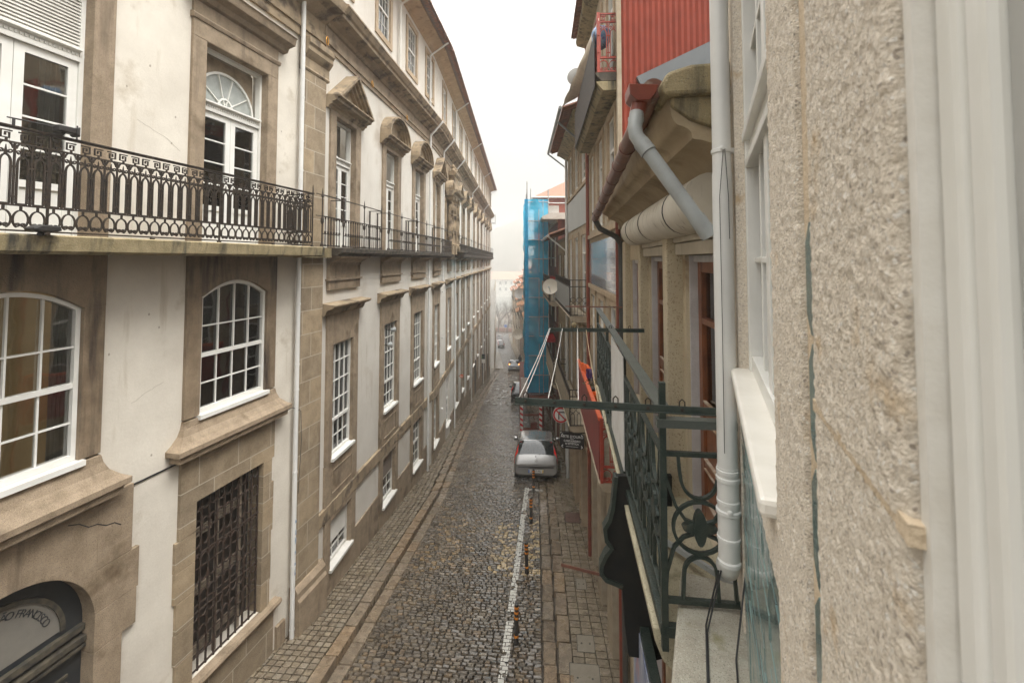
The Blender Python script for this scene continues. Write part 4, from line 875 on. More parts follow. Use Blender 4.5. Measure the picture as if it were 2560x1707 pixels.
# stone ledge below
m_ = MB(); m_.box(R0, -1.0, 2.72, -.05, .30, -1.98, -1.72); m_.obj('stone_ledge', mat('pale_mossy_granite', (.40, .375, .31), (.32, .29, .23), scale=14, rough=.85, bump=.5, bscale=120, fleck=((.22, .20, .165), 260, .88, (.46, .43, .36)), stain=(.20, .19, .09), stth=.6, stscale=3.5), b0, bevel=.012)
m_ = MB()
for pts in (([at(1797, 1425, 2.3)]+[Vector(R0.pt(u, oo, -1.712)) for u, oo in ((2.35, .17), (1.7, .155), (1.1, .15), (.3, .14))]), ([at(1803, 1425, 2.3)]+[Vector(R0.pt(u, oo, -1.712)) for u, oo in ((2.3, .165), (1.7, .15), (1.1, .14), (.3, .13))]), ([at(1868, 1400, 2.3)]+[Vector(R0.pt(u, .05, -1.712)) for u in (2.2, 1.5, .3)])): m_.tube(pts, .004, 6)
m_.obj('cable', BLACK, b0)
m_ = MB(); c = at(1809, 650, 2.3); X, Y = c.x, c.y
m_.tube([(X, Y, 3.2), (X, Y, .40), ], .043, 20); m_.tube([(X, Y, .42), (X, Y, -1.0)], .046, 20); m_.tube([(X, Y, -.98), (X, Y, -1.38), (X+.004, Y+.015, -1.44), (X+.012, Y+.05, -1.485), (X+.02, Y+.10, -1.50)], .0485, 20)
for z, r_ in ((.53, .047), (-1.035, .052), (-1.0, .05), (-1.14, .05), (-1.185, .054), (-1.31, .051), (-1.42, .05)): m_.lathe((X, Y, z-.012), [(r_-.004, 0), (r_+.002, .004), (r_+.002, .02), (r_-.004, .024)], 20)
m_.box(W, X, X+.12, Y-.01, Y+.02, .52, .545); m_.box(W, X, X+.12, Y-.01, Y+.02, -1.185, -1.16); m_.lathe((X-.01, Y-.06, -1.172), [(.008, 0), (.012, .004), (.012, .016), (.008, .02)], 10, axis=(0, 1, 0)); m_.lathe((X-.012, Y-.06, .535), [(.008, 0), (.012, .004), (.012, .016), (.008, .02)], 10, axis=(0, 1, 0))
m_.obj('downpipe', PVC, b0, smooth='auto')
m_ = MB(); m_.tube([(X-.012, Y-.058, .53), (X-.03, Y-.05, .3), (X-.028, Y-.048, -.3), (X-.03, Y-.05, -.9)], .0016, 5); m_.tube([(X-.005, Y-.058, .53), (X+.01, Y-.052, .3), (X+.012, Y-.05, .1)], .0016, 5); m_.obj('wire', BLACK, b0)

# ============================================================ RIGHT 1: cream building with cove cornice
R1 = Fr(1.0, 2.35, .02, -1); L_1 = 5.15
b3 = empty('cream_house', R1.pt(2.5, -.2, gz(5)), 'cream stone building at right with brown wooden balcony doors under a stained cove cornice', 'building')
YST = mat('yellowed_stone', (.50, .43, .30), (.43, .36, .25), scale=3, rough=.85, bump=.4, bscale=60, streak=(.27, .19, .11), sscale=1.3, sth=.62, fleck=((.3, .24, .16), 120, .86))
hA = [(.35, 1.45, -1.93, .04), (1.95, 3.06, -1.93, .04), (3.9, 4.55, -1.93, .0), (.45, 1.35, -6.8, -2.5), (2.2, 3.1, -6.9, -2.6), (3.9, 4.8, -7.1, -2.8)]
wall(R1, .1, L_1, -9, 1.0, hA, 0, .22).obj('wall', CREAM, b3)
m_ = MB(); PILM = 1
for q in ((1.54, 1.70, .13, -1.93, .33), (3.12, 3.24, .10, -1.93, .33), (3.42, 3.52, .05, -1.93, .28), (4.62, 4.95, .08, -1.93, .28), (1.6, 2.1, .07, -8, -2.3)): MB().box(R1, q[0], q[1], -.01, q[2], q[3], q[4]).obj('stone_pilaster', YST, b3, bevel=.01)
for a, e in ((.32, 1.53), (1.71, 3.11)):
    m_ = MB(); m_.box(R1, a, e, -.1, .06, .04, .13); m_.box(R1, a, e, -.1, .075, .138, .22); m_.box(R1, a, e, -.1, .065, .228, .32); m_.obj('roller_box', mat('stained_cream_board', (.50, .45, .36), (.40, .35, .27), scale=4, rough=.7, streak=(.2, .14, .08), sscale=4, sth=.6), b3, bevel=.004)
WGREY = mat('weathered_white_wood', (.52, .50, .49), (.42, .40, .385), scale=6, rough=.7, bump=.2, bscale=60, streak=(.3, .26, .22), sscale=5, sth=.6)
def wood_door(u0, u1, z0, z1, o=-.10):
    F = MB(); F.box(R1, u0, u0+.07, o-.05, o+.07, z0, z1); F.box(R1, u1-.07, u1, o-.05, o+.07, z0, z1); F.box(R1, u0+.07, u1-.07, o-.05, o+.06, z1-.05, z1); F.box(R1, u0+.07, u0+.085, o-.03, o+.09, z0, z1); F.box(R1, u1-.085, u1-.07, o-.03, o+.09, z0, z1)
    D = F.obj('balcony_door', WGREY, b3); u0 += .09; u1 -= .09
    L_ = MB(); t = .085; gb = z0+.82
    L_.box(R1, u0, u0+t, o-.02, o+.03, z0, z1-.05); L_.box(R1, u1-t, u1, o-.02, o+.03, z0, z1-.05)
    for q, h in ((z1-.13, .08), (z1-.52, .045), (gb-.06, .09), (z0, .12), (gb-.44, .06)): L_.box(R1, u0+t, u1-t, o-.019, o+.028, q, q+h)
    L_.box(R1, u0+t, u1-t, o-.012, o+.008, z0+.1, gb); L_.box(R1, (u0+u1)/2-.04, (u0+u1)/2+.04, o-.016, o+.034, z0, z1-.06)
    L_.obj('door_leaf', BROWN, D, bevel=.004)
    G = MB(); G.box(R1, u0+t, u1-t, o-.008, o-.004, gb, z1-.1); G.obj('glass', GLASS, D)
    K = MB(); k = 22
    for i in range(k): a = u0+t+(u1-u0-2*t)*i/k; bq = u0+t+(u1-u0-2*t)*(i+1)/k; K.add([R1.pt(a, o-.06-.02*(i % 2), z0+.4), R1.pt(bq, o-.06-.02*((i+1) % 2), z0+.4), R1.pt(bq, o-.06-.02*((i+1) % 2), z1), R1.pt(a, o-.06-.02*(i % 2), z1)], [(0, 1, 2, 3)])
    K.obj('curtain', CURT, D)
    T = MB()
    for q in (z0+.13, z0+.36, z0+.43, z0+.72, gb+.04): T.box(R1, u0+t+.01, u1-t-.01, o+.01, o+.034, q, q+.012)
    T.obj('panel_moulding', mat('worn_moulding', (.50, .42, .34), (.3, .18, .1), scale=12, rough=.5), D)
    B = MB(); B.add([R1.pt(u0-.1, o-.5, z0), R1.pt(u1+.1, o-.5, z0), R1.pt(u1+.1, o-.5, z1), R1.pt(u0-.1, o-.5, z1)], [(0, 1, 2, 3)]); B.obj('room', ROOM, D)
wood_door(.35, 1.45, -1.93, .035); wood_door(1.95, 3.06, -1.93, .035); wood_door(3.9, 4.55, -1.93, 0)
for a, e, z0, z1 in hA[3:]: 
    wood_door(a, e, z0, z1)
# cove cornice
m_ = MB(); m_.sweep([(0, .32), (.035, .325), (.045, .35)]+[(.045+.235*(1-cos(radians(a))), .35+.29*sin(radians(a))) for a in range(8, 91, 8)]+[(.285, .645), (.29, .68), (.31, .70), (.34, .715)]+[(.34+.055*sin(radians(a)), .715+.09*(1-cos(radians(a)))) for a in range(15, 91, 15)]+[(.40, .83), (.42, .90), (.42, .96), (0, .98)], [R1.xy(.12), R1.xy(5.0)], side=-1)
m_.obj('cove_cornice', mat('stained_soffit', (.40, .32, .21), (.27, .205, .125), scale=2, rough=.85, bump=.3, bscale=40, streak=(.17, .12, .07), sscale=1.2, sth=.6, stain=(.18, .13, .08), stth=.58, stscale=2), b3, smooth='auto')
m_ = MB(); m_.sweep([(-.3, .86), (.44, .86), (.46, .92), (.42, .985), (.30, 1.02), (.0, 1.03), (-.3, 1.03)], [R1.xy(.05), R1.xy(.34)], side=-1); m_.sweep([(0, .62), (.3, .74), (.40, .82), (.40, .87), (0, .87)], [R1.xy(.09), R1.xy(.25)], side=-1)
m_.obj('cornice_end_block', GRANM, b3, bevel=.02)
m_ = MB(); m_.box(R1, .2, L_1, -5, .1, .985, 1.0); m_.obj('flat_roof', PVCG, b3)
# rolled awning box
m_ = MB(); P_ = [(.02, .50)]+[(.12+.165*cos(radians(a)), .34+.165*sin(radians(a))) for a in range(80, -110, -14)]+[(.02, .20)]
m_.sweep(P_, [R1.xy(.35), R1.xy(3.35)], side=-1); m_.obj('rolled_awning', mat('stained_awning_cover', (.58, .545, .47), (.50, .46, .38), scale=3, rough=.6, bump=.1, streak=(.16, .12, .085), sscale=7, sth=.58), b3, smooth='auto')
m_ = MB()
for u in (.9, 2.0, 2.9): m_ = MB(); m_.sweep([(o_*1.02, z_) for o_, z_ in P_], [R1.xy(u), R1.xy(u+.012)], side=-1); m_.obj('awning_seam', BLACK, b3)
# gutter, hopper and pipes
GUT = mat('brown_gutter', (.20, .085, .055), (.13, .06, .045), scale=6, rough=.4, stain=(.30, .24, .19), stth=.6, stscale=6)
REDP = mat('oxide_red_gutter', (.22, .05, .028), (.16, .04, .025), scale=7, rough=.35, stain=(.13, .05, .04), stth=.6)
m_ = MB(); ga, gb_ = Vector((.525, 2.5, .93)), Vector((.60, 7.3, .66))
m_.tube([ga, gb_], .058, 14)
for k in range(1, 9): q = ga.lerp(gb_, k/9); m_.tube([q-Vector((0, .012, 0)), q+Vector((0, .012, 0))], .064, 14)
m_.obj('gutter', GUT, b3, smooth='auto')
m_ = MB(); h0 = at(1608, 232, 2.42); m_.prism(W, [(h0.x-.075, h0.z+.045), (h0.x+.075, h0.z+.035), (h0.x+.062, h0.z-.01), (h0.x+.03, h0.z-.045), (h0.x-.035, h0.z-.045), (h0.x-.072, h0.z-.01)], 2.40, 2.56)
e0 = at(1600, 255, 2.47); e1 = at(1592, 290, 2.47); m_.tube([e0, e1], .042, 14); m_.obj('rain_hopper', REDP, b3, bevel=.004)
m_ = MB(); pts = [at(1592, 283, 2.46), at(1587, 318, 2.44), at(1590, 338, 2.43), at(1602, 356, 2.42), at(1625, 385, 2.40), at(1772, 588, 2.34)]
m_.tube(pts, .038, 16); m_.tube([at(1590, 296, 2.46), at(1589, 304, 2.46)], .0415, 16); m_.tube([at(1602, 356, 2.42), at(1622, 381, 2.40)], .0425, 16); m_.tube([at(1740, 543, 2.35), at(1775, 592, 2.34)], .042, 16); m_.obj('diagonal_pipe', PVCG, b3, smooth='auto')
m_ = MB(); q0 = at(1487, 548, 7.3); m_.tube([q0+Vector((0, 0, .1)), q0, at(1500, 572, 7.3), at(1540, 592, 7.35), at(1552, 610, 7.4), at(1553, 640, 7.4)], .045, 10); v = at(1553, 650, 7.4); m_.tube([(v.x, v.y, .1), (v.x, v.y, -8)], .045, 10); m_.obj('black_downpipe', mat('black_pipe', (.05, .05, .048), (.08, .078, .07), scale=5, rough=.45), b3, smooth='auto')
# balcony slab and iron railing
LICH = mat('lichen_slab', (.48, .43, .30), (.36, .32, .22), scale=9, rough=.85, bump=.5, bscale=120, fleck=((.2, .175, .12), 260, .88), stain=(.09, .10, .045), stth=.6, stscale=3)
m_ = MB(); m_.sweep([(-.02, -2.22), (.25, -2.22), (.38, -2.17), (.46, -2.10), (.50, -2.0), (.51, -1.93), (-.02, -1.92)], [R1.xy(.18), R1.xy(4.9)], side=-1); m_.obj('balcony_slab', LICH, b3, bevel=.008)
def panel_unit(mb, fr, c, o, w_=.34, flower=True):
    t = .010; A = (o-t, o+t); h = w_/2; zt = -.98; zc = -1.33
    mb.ribbon(fr, [(c-.10, zt), (c-.095, zt-.07)]+arc(c, zt-.10, .09, .11, 195, 345, 12)+[(c+.095, zt-.07), (c+.10, zt)], .015, *A)
    mb.ribbon(fr, arc(c, zc, .128, .125, 0, 360, 28)[:-1], .015, *A, closed=True)
    for s in (1, -1):
        mb.ribbon(fr, [(c+s*(h-.005), zt-.01), (c+s*(h-.02), zt-.12), (c+s*.115, zc+.10), (c+s*.07, zc+.035), (c+s*.03, zc+.02)], .015, *A)
        mb.ribbon(fr, [(c+s*.03, zc-.03), (c+s*.08, zc-.05), (c+s*.125, zc-.10), (c+s*(h-.02), zc-.22), (c+s*(h-.01), -1.68)], .015, *A)
    mb.ribbon(fr, [(c-.085, -1.68), (c-.08, -1.58)]+arc(c, -1.55, .078, .08, 180, 0, 12)+[(c+.08, -1.58), (c+.085, -1.68)], .016, *A)
    if flower:
        for an in (0, 90):
            e = (.085, .028) if an == 0 else (.03, .085)
            mb.prism(fr, arc(c, zc, e[0], e[1], 0, 360, 18)[:-1], o-.018-.002*(an > 0), o+.018+.002*(an > 0))
m_ = MB(); RO1 = .475
u = .22
while u < 4.8: panel_unit(m_, R1, u, RO1); u += .345
SD = FrSide(R1, .05)
panel_unit(m_, SD, .30, 0, .36)
m_.obj('railing_scrollwork', IRONG, b3)
m_ = MB()
for z, h, w_ in ((-.985, .022, .012), (-1.70, .022, .014), (-1.86, .05, .02)): m_.box(R1, .05, 4.85, RO1-w_, RO1+w_, z, z+h); m_.box(SD, 0.0, RO1, -w_, w_, z, z+h)
for u in (.05, 1.6, 3.2, 4.85): m_.box(R1, u-.016, u+.016, RO1-.016, RO1+.016, -1.93, -.62 if u < 1 else -.74)
m_.obj('railing_frame', IRONG, b3)
m_ = MB(); m_.box(R1, .05, 4.9, RO1-.034, RO1+.034, -.755, -.735); m_.box(R1, .05, 4.9, RO1-.015, RO1+.015, -.775, -.755); m_.box(SD, .0, RO1+.03, -.03, .03, -.84, -.80); m_.obj('handrail', mat('grey_green_rail', (.10, .11, .10), (.075, .085, .075), scale=10, rough=.35, bump=.2, bscale=80, stain=(.2, .17, .12), stth=.66, stscale=9), b3)
m_ = MB(); pts = []
m_.box(R1, 1.5, 2.5, RO1+.014, RO1+.022, -1.72, -.80)
bd = m_.obj('windbreak_board', mat('scratched_white_board', (.60, .59, .57), (.50, .48, .45), scale=6, rough=.6, streak=(.12, .10, .09), sscale=14, sth=.62), b3)
m_ = MB(); m_.tube([R1.pt(.3, .02, -1.78), R1.pt(.9, .30, -1.90), R1.pt(1.6, .42, -1.9)], .02, 4); m_.obj('aluminium_track', PVCG, b3)
# clothesline bars and ropes
BAR = IRONG
def bar(P, Q, h, name, lab, m, grp=None, bolts=0, lip=True):
    P, Q = Vector(P), Vector(Q); d = (Q-P); l = d.length; d.normalize(); up = Vector((0, 0, 1)); n = d.cross(up).normalized()
    F_ = lambda u, o, z: P+d*u+n*o+up*z
    m_ = MB(); m_.box(F_, 0, l, -.004, .004, -h/2, h/2)
    if lip: m_.box(F_, 0, l, -.004, .018, -h/2-.004, -h/2)
    r = m_.obj(name, m, label=lab, cat='bar', group=grp)
    if bolts:
        for i in range(bolts):
            q = MB(); u = .06+(l*.85-.06)*i/(bolts-1); q.lathe(F_(u, .012, 0), [(.007, 0), (.009, .003), (.006, .012)], 8, axis=tuple(-n)); q.tube([F_(u-.012, 0, h/2-.01), F_(u-.012, 0, h/2+.02), F_(u, 0, h/2+.032), F_(u+.012, 0, h/2+.02), F_(u+.012, 0, h/2-.01)], .0035, 6); q.obj('hook', IRON, r)
    return F_, l
B1a, B1b = at(1288, 1000, 2.44), at(1790, 1028, 2.22)
F1, l1 = bar(B1a, B1b, .030, 'clothesline_bar', 'nearest long dark green iron bar projecting over the street with hooks', BAR, bolts=6)
B2a, B2b = at(1371, 823, 5.05), at(1611, 826, 5.0)
F2, l2 = bar(B2a, B2b, .036, 'clothesline_bar', 'farther dark green iron bar where the white lines end, above the red balcony', BAR, bolts=5)
B3a, B3b = at(1413, 766, 7.1), at(1556, 768, 7.0)
bar(B3a, B3b, .02, 'clothesline_bar', 'thin rusty iron bar projecting in front of the grey iron balcony', GUT, lip=False)
bar(at(1403, 1411, 5.2), at(1530, 1443, 5.2), .03, 'iron_bar', 'reddish iron bar sticking out low over the right pavement', GUT, lip=False)
ROPE = mat('white_rope', (.68, .66, .62), (.55, .53, .5), scale=40, rough=.8)
for k, (u, v, lab) in enumerate(((.025, .01, 'outermost white line of the clothesline, over the street'), (.05, .02, 'white line just inside the outermost one'), (.185, .15, 'middle white line of the clothesline, above the turn sign'), (.345, .31, 'white line of the clothesline nearest the red balcony'))):
    p, q = F1(u*l1/1.0, 0, .02), F2(v*l2, 0, .01); m_ = MB(); n = 10
    m_.tube([p.lerp(q, i/n)-Vector((0, 0, .02*sin(pi*i/n))) for i in range(n+1)], .0026, 6); m_.obj('rope', ROPE, label=lab, cat='rope', group='ropes between the two clothesline bars')
m_ = MB(); p, q = F1(.45*l1, 0, .0), F2(.40*l2, 0, .0); m_.tube([p.lerp(q, i/8)-Vector((0, 0, .03*sin(pi*i/8))) for i in range(9)], .004, 6); m_.obj('rope', mat('old_brown_rope', (.3, .22, .13), rough=.9), label='old brownish line of the clothesline, along the green iron railing', cat='rope', group='ropes between the two clothesline bars')
# projecting black signboard with scrolled edge + poster panel
X0 = 3.75
t = empty('shop_signboard', at(1580, 1640, X0), 'big black projecting signboard with a scrolled outline under the near balcony', 'sign')
pp_ = [(1540, 1190), (1532, 1270), (1524, 1300), (1512, 1320), (1516, 1350), (1530, 1368), (1516, 1385), (1504, 1410), (1503, 1432), (1516, 1448), (1538, 1456), (1556, 1465), (1562, 1560), (1572, 1640), (1640, 1650), (1680, 1640), (1680, 1190)]
m_ = MB(); V = [at(x, y, X0) for x, y in pp_]; m_.prism(W, [(v.x, v.z) for v in V], X0, X0+.05); m_.obj('sign_board', mat('black_sign_board', (.012, .013, .013), (.022, .021, .018), scale=6, rough=.75, bump=.1, spec=.2, stain=(.05, .045, .035), stth=.68, stscale=8), t)
m_ = MB(); V = [at(x, y, X0) for x, y in pp_[:12]]; m_.ribbon(W, [(v.x, v.z) for v in V], .03, X0-.02, X0+.07); m_.obj('scrolled_rim', IRONG, t)
t = empty('poster_case', R1.pt(1.7, .42, -5.2), 'tall dark green poster case hung edge-on under the black signboard', 'sign')
m_ = MB(); m_.box(R1, .6, 1.75, .33, .40, -5.0, -2.85); m_.obj('case', IRONG, t); m_ = MB(); m_.box(R1, .65, 1.7, .402, .408, -4.95, -2.9)
m_.obj('poster', mat('faded_poster', (.50, .50, .52), (.10, .14, .28), scale=3, rough=.4, stain=(.5, .05, .03), stth=.58, stscale=2.5), t)

# ============================================================ RIGHT 2: red-piped house
R2 = Fr(1.05, 7.6, -.0367, -1); L_2 = 5.0
b4 = empty('tiled_house', R2.pt(2.5, -.2, gz(10)), 'tall narrow house with red corrugated gable, blue tile band and red iron balconies', 'building')
H2 = []
for u in (.5, 2.05, 3.6): H2 += [(u, u+.8, .75, 2.65), (u, u+.8, 3.2, 5.3), (u, u+.8, -3.52, -.85), (u-.05, u+.85, -8.6, -4.5)]
STO = mat('dirty_beige_stone', (.40, .335, .245), (.31, .25, .175), scale=4, rough=.85, bump=.25, bscale=50, streak=(.17, .12, .08), sscale=2, sth=.6)
wall(R2, 0, L_2, -9, 6.0, H2, 0, .2).obj('wall', STO, b4)
for h in H2:
    if h[3] < -4: m_ = MB(); m_.box(R2, h[0], h[1], -.18, -.17, h[2], h[3]); m_.obj('shop_door', mat('dark_doorway', (.03, .024, .02)), b4)
    else: sash(R2, b4, h[0]+.003, h[1]-.003, h[2]+.01, h[3]-.01, 2, (1, 2), o=-.05, glass=GLASSD, m=WHITE, back=.2, mid=h[3]-.6, curtains=False, name='window', sill=False)
m_ = MB()
for h in H2:
    if h[3] > -4: surround(m_, R2, h[0], h[1], h[2], h[3], .11, .03, wt=.13)
for z in (.55, 2.85, -.72): m_.box(R2, 0, L_2, -.01, .05, z, z+.1)
m_.obj('stone_trim', mat('pale_granite', (.42, .325, .22)), b4)
AZ = mat('blue_azulejo_tiles', (.15, .18, .25), (.34, .36, .40), scale=24, rough=.15, brick=(.15, .15, .006, (.42, .40, .36), 'yz', 0.), coat=.4, detail=2)
m_ = MB(); m_.box(R2, .03, 4.6, -.01, .02, -.6, .43); m_.obj('blue_tile_band', AZ, b4)
CORR = mat('red_corrugated_sheet', (.235, .042, .022), (.19, .035, .019), scale=3, rough=.7, streak=(.22, .05, .03), sscale=6, sth=.60, stain=(.30, .09, .055), stth=.68, stscale=14, spec=.2)
m_ = MB(); n = 110; pit = .046
for i in range(n+1):
    x = 1.06+i*pit; y = 7.52-(.018 if i % 2 else 0); m_.v += [(x, y, .5), (x, y, 4.55), (x, y-.008, 4.55), (x, y-.008, 9)]
for i in range(n): m_.f += [(4*i, 4*i+4, 4*i+5, 4*i+1), (4*i+1, 4*i+5, 4*i+6, 4*i+2), (4*i+2, 4*i+6, 4*i+7, 4*i+3)]
m_.obj('corrugated_gable', CORR, b4)
m_ = MB(); m_.box(W, .99, 1.06, 7.46, 7.6, .5, 9); m_.obj('gable_edge_strip', STO, b4)
m_ = MB(); V = [at(x, y, 7.42) for x, y in ((1592, 192), (2250, -125), (2250, 73), (1640, 228), (1604, 216))]; m_.prism(W, [(v.x, v.z) for v in V], 7.42, 7.5); m_.obj('grey_flashing', mat('grey_lead_sheet', (.125, .135, .14), (.105, .115, .12), scale=3, rough=.55), b4)
def dp(x, y, z0, z1, r, name, m, parent, rings=True):
    m_ = MB(); m_.tube([(x, y, z0), (x, y, z1)], r, 10)
    if rings:
        z = z0+.8
        while z < z1: m_.lathe((x, y, z), [(r+.004, 0), (r+.008, .015), (r+.004, .03)], 10); z += 1.9
    return m_.obj(name, m, parent, smooth='auto')
v = at(1470, 650, 12.5); dp(v.x, v.y, -7.8, 6.0, .052, 'red_downpipe', REDP, b4)
v = at(1545, 650, 7.56); dp(v.x, v.y, -7.6, .75, .04, 'red_downpipe', REDP, b4)
m_ = MB(); m_.sweep([(0, 5.85), (.3, 5.95), (.33, 6.05), (0, 6.12)], [R2.xy(-.1), R2.xy(L_2)], side=-1); m_.obj('eaves_cornice', GRANM, b4)
m_ = MB(); tilerun(R2, -.1, L_2, .46, 6.14, -2.5, 7.3, mbx=m_, pitch=.18); m_.obj('tiled_roof', TILE, b4)
# two red balconies
def redbal(zs, panel):
    m_ = MB(); m_.sweep([(0, zs-.14), (.30, zs-.14), (.36, zs-.08), (.40, zs-.02), (.40, zs), (0, zs)], [R2.xy(-.02), R2.xy(L_2-.5)], side=-1); m_.obj('balcony_slab', GRAND if not panel else STO, b4)
    m_ = MB(); u = 0.
    while u < 4.4: rail_unit(m_, R2, u, .2, .35, zs+.0); u += .2
    S_ = FrSide(R2, .0)
    for k in range(2): rail_unit(m_, S_, .02+k*.165, .165, 0, zs)
    m_.obj('balcony_railing', REDI, b4)
    m_ = MB()
    for z in (.02, .25, .86, 1.0): m_.box(R2, 0, 4.4, .335, .365, zs+z-.012, zs+z+.012); m_.box(S_, 0, .35, -.015, .015, zs+z-.012, zs+z+.012)
    for u_, o_ in ((0, .35), (0, .03), (4.4, .35)): m_.box(R2, u_-.025, u_+.025, o_-.025, o_+.025, zs, zs+1.02)
    m_.obj('handrail', REDI, b4)
redbal(3.12, False)
m_ = MB(); m_.sweep([(0, 2.82), (.28, 2.82), (.35, 2.90), (.395, 2.97), (0, 2.97)], [R2.xy(-.02), R2.xy(L_2-.5)], side=-1); m_.obj('slab_underside', GRANM, b4)
m_ = MB(); m_.box(R2, .05, 4.4, .405, .415, 2.9, 3.85); m_.obj('tarred_sheet', mat('tarred_sheet', (.035, .03, .028), (.07, .055, .045), scale=16, rough=.7, bump=.4, bscale=50, stain=(.22, .2, .17), stth=.66, stscale=20), b4)
redbal(-3.58, True)
m_ = MB(); m_.box(R2, .05, 4.4, .375, .385, -3.55, -2.62); m_.obj('red_sheet_panel', mat('dark_red_sheet', (.22, .02, .015), (.15, .018, .015), scale=5, rough=.5), b4)
m_ = MB(); m_.box(R2, .0, 4.4, .33, .40, -2.60, -2.55); m_.obj('orange_handrail', mat('orange_red_rail', (.62, .12, .04), (.5, .08, .03), scale=8, rough=.5), b4)
# things on the red balconies
t = empty('wash_basin', at(1491, 1000, 9.2), 'bright orange plastic wash basin on the lower red balcony', 'basin')
c = at(1491, 1000, 9.2); PL = mat('orange_plastic', (.75, .16, .02), (.7, .12, .02), rough=.3)
m_ = MB(); m_.lathe(c, [(.085, 0), (.12, .12), (.135, .125), (.135, .135), (.115, .132), (.082, .01)], 20); m_.obj('bowl', PL, t, smooth='auto')
m_ = MB(); m_.lathe(c-Vector((0, 0, .12)), [(.08, 0), (.10, .10), (.10, .118)], 16); m_.obj('bucket', label='white bucket under the orange wash basin', cat='bucket', m=WHITE, smooth='auto')
def cloth(name, pts, m, lab, seed=0):
    m_ = MB(); P4 = [at(*p) for p in pts]; n = 10; 
    for j in range(n+1):
        for i in range(n+1):
            a = P4[0].lerp(P4[1], i/n); b = P4[3].lerp(P4[2], i/n); q = a.lerp(b, j/n)
            q += Vector((.03*sin(i*1.9+seed+j*.4), .03*cos(i*1.3+j*.7+seed), .015*sin(i*2.1+seed)*(j/n))); m_.v.append(tuple(q))
    w_ = n+1; m_.f = [(j*w_+i, j*w_+i+1, (j+1)*w_+i+1, (j+1)*w_+i) for j in range(n) for i in range(n)]
    o = m_.obj(name, m, smooth=True, label=lab, cat='laundry'); md = o.modifiers.new('thick', 'SOLIDIFY'); md.thickness = .008; return o
ORC = mat('orange_cloth', (.70, .13, .025), (.55, .08, .02), scale=6, rough=.9)
cloth('laundry', ((1448, 903, 11), (1470, 912, 10.4), (1482, 942, 10), (1462, 950, 10.6)), ORC, 'orange cloth hung on the lower red balcony')
cloth('laundry', ((1466, 922, 10.3), (1478, 922, 10), (1482, 952, 9.9), (1470, 948, 10.2)), mat('purple_cloth', (.05, .02, .09), (.08, .03, .12), rough=.9), 'dark purple cloth beside the orange one', 2)
t = empty('potted_plant', at(1482, 965, 9.6), 'dark leafless potted plant beside the orange basin', 'plant')
m_ = MB(); c = at(1482, 985, 9.6); m_.lathe(c, [(.07, 0), (.09, .12), (.085, .12)], 12); m_.obj('pot', BLACK, t)
m_ = MB()
for k in range(70):
    d = Vector((random.gauss(0, .5), random.gauss(0, .5), abs(random.gauss(.6, .4)))).normalized()*random.uniform(.08, .24); s_ = .03; c0 = c+Vector((0, 0, .1))+d
    a = Vector((random.random()-.5, random.random()-.5, random.random()-.5)).normalized()*s_; b = a.orthogonal().normalized()*s_*.5; m_.add([c0-a, c0+b, c0+a, c0-b], [(0, 1, 2, 3)])
LEAF = mat('dull_leaves', (.05, .06, .025), (.08, .065, .035), scale=20, rough=.7); m_.obj('foliage', LEAF, t)
CAN = mat('weathered_canvas', (.62, .54, .44), (.54, .47, .38), scale=3, rough=.9, streak=(.36, .28, .2), sscale=3, sth=.6)
m_ = MB(); V = [at(1497, 48, 7.55), at(1404, 268, 12.4), at(1437, 246, 12.2), at(1462, 240, 11.6), at(1499, 120, 7.7)]
n = 14; 
for i in range(n+1):
    f_ = i/n; a = V[0].lerp(V[1], f_); b = V[4].lerp(V[3], f_*1.0) if f_ < .9 else V[4].lerp(V[3], .9).lerp(V[2], (f_-.9)*10)
    for j in range(5): q = a.lerp(b, j/4); m_.v.append((q.x+.015*sin(i*2.+j), q.y, q.z+.012*cos(i*1.7+j)))
m_.f = [(i*5+j, i*5+j+1, i*5+j+6, i*5+j+5) for i in range(n) for j in range(4)]
o = m_.obj('canvas_awning', CAN, smooth=True, label='weathered cream canvas draped outside the top red balcony', cat='awning'); md = o.modifiers.new('thick', 'SOLIDIFY'); md.thickness = .01
def dish(c, r, lab, m, tilt=(-.25, -1, .25), arm=True):
    t = empty('satellite_dish', c, lab, 'satellite dish'); ax = Vector(tilt).normalized(); m_ = MB(); n = 8
    m_.lathe(c, [(r*k/n if k else .004, .25*r*(k/n)**2) for k in range(n+1)]+[(r*k/n if k else .004, .25*r*(k/n)**2-.012) for k in range(n, -1, -1)], 28, axis=tuple(ax)); m_.obj('reflector', m, t, smooth='auto')
    m_ = MB(); m_.tube([c-ax*.0+Vector((0, 0, -r*.9)), c+ax*r*.9+Vector((0, 0, -r*.25))], .012, 6); m_.tube([c+ax*r*.85+Vector((0, 0, -r*.25)), c+ax*r*1.1+Vector((0, 0, -r*.2))], .03, 8); m_.tube([c-ax*.03, c-ax*.25+Vector((0, 0, -.1)), c-ax*.25+Vector((.1, .1, -.5))], .02, 6); m_.obj('dish_arm', PVCG, t)
dish(at(1441, 190, 11.6), .245, 'grey satellite dish behind the canvas at the top red balcony', mat('grey_dish', (.33, .32, .30), rough=.5), tilt=(.15, 1, -.1))
dish(at(1377, 717, 17.0), .29, 'pale round satellite dish facing the viewer on a far right balcony', mat('cream_dish', (.62, .58, .5), (.55, .5, .42), scale=3, rough=.5))
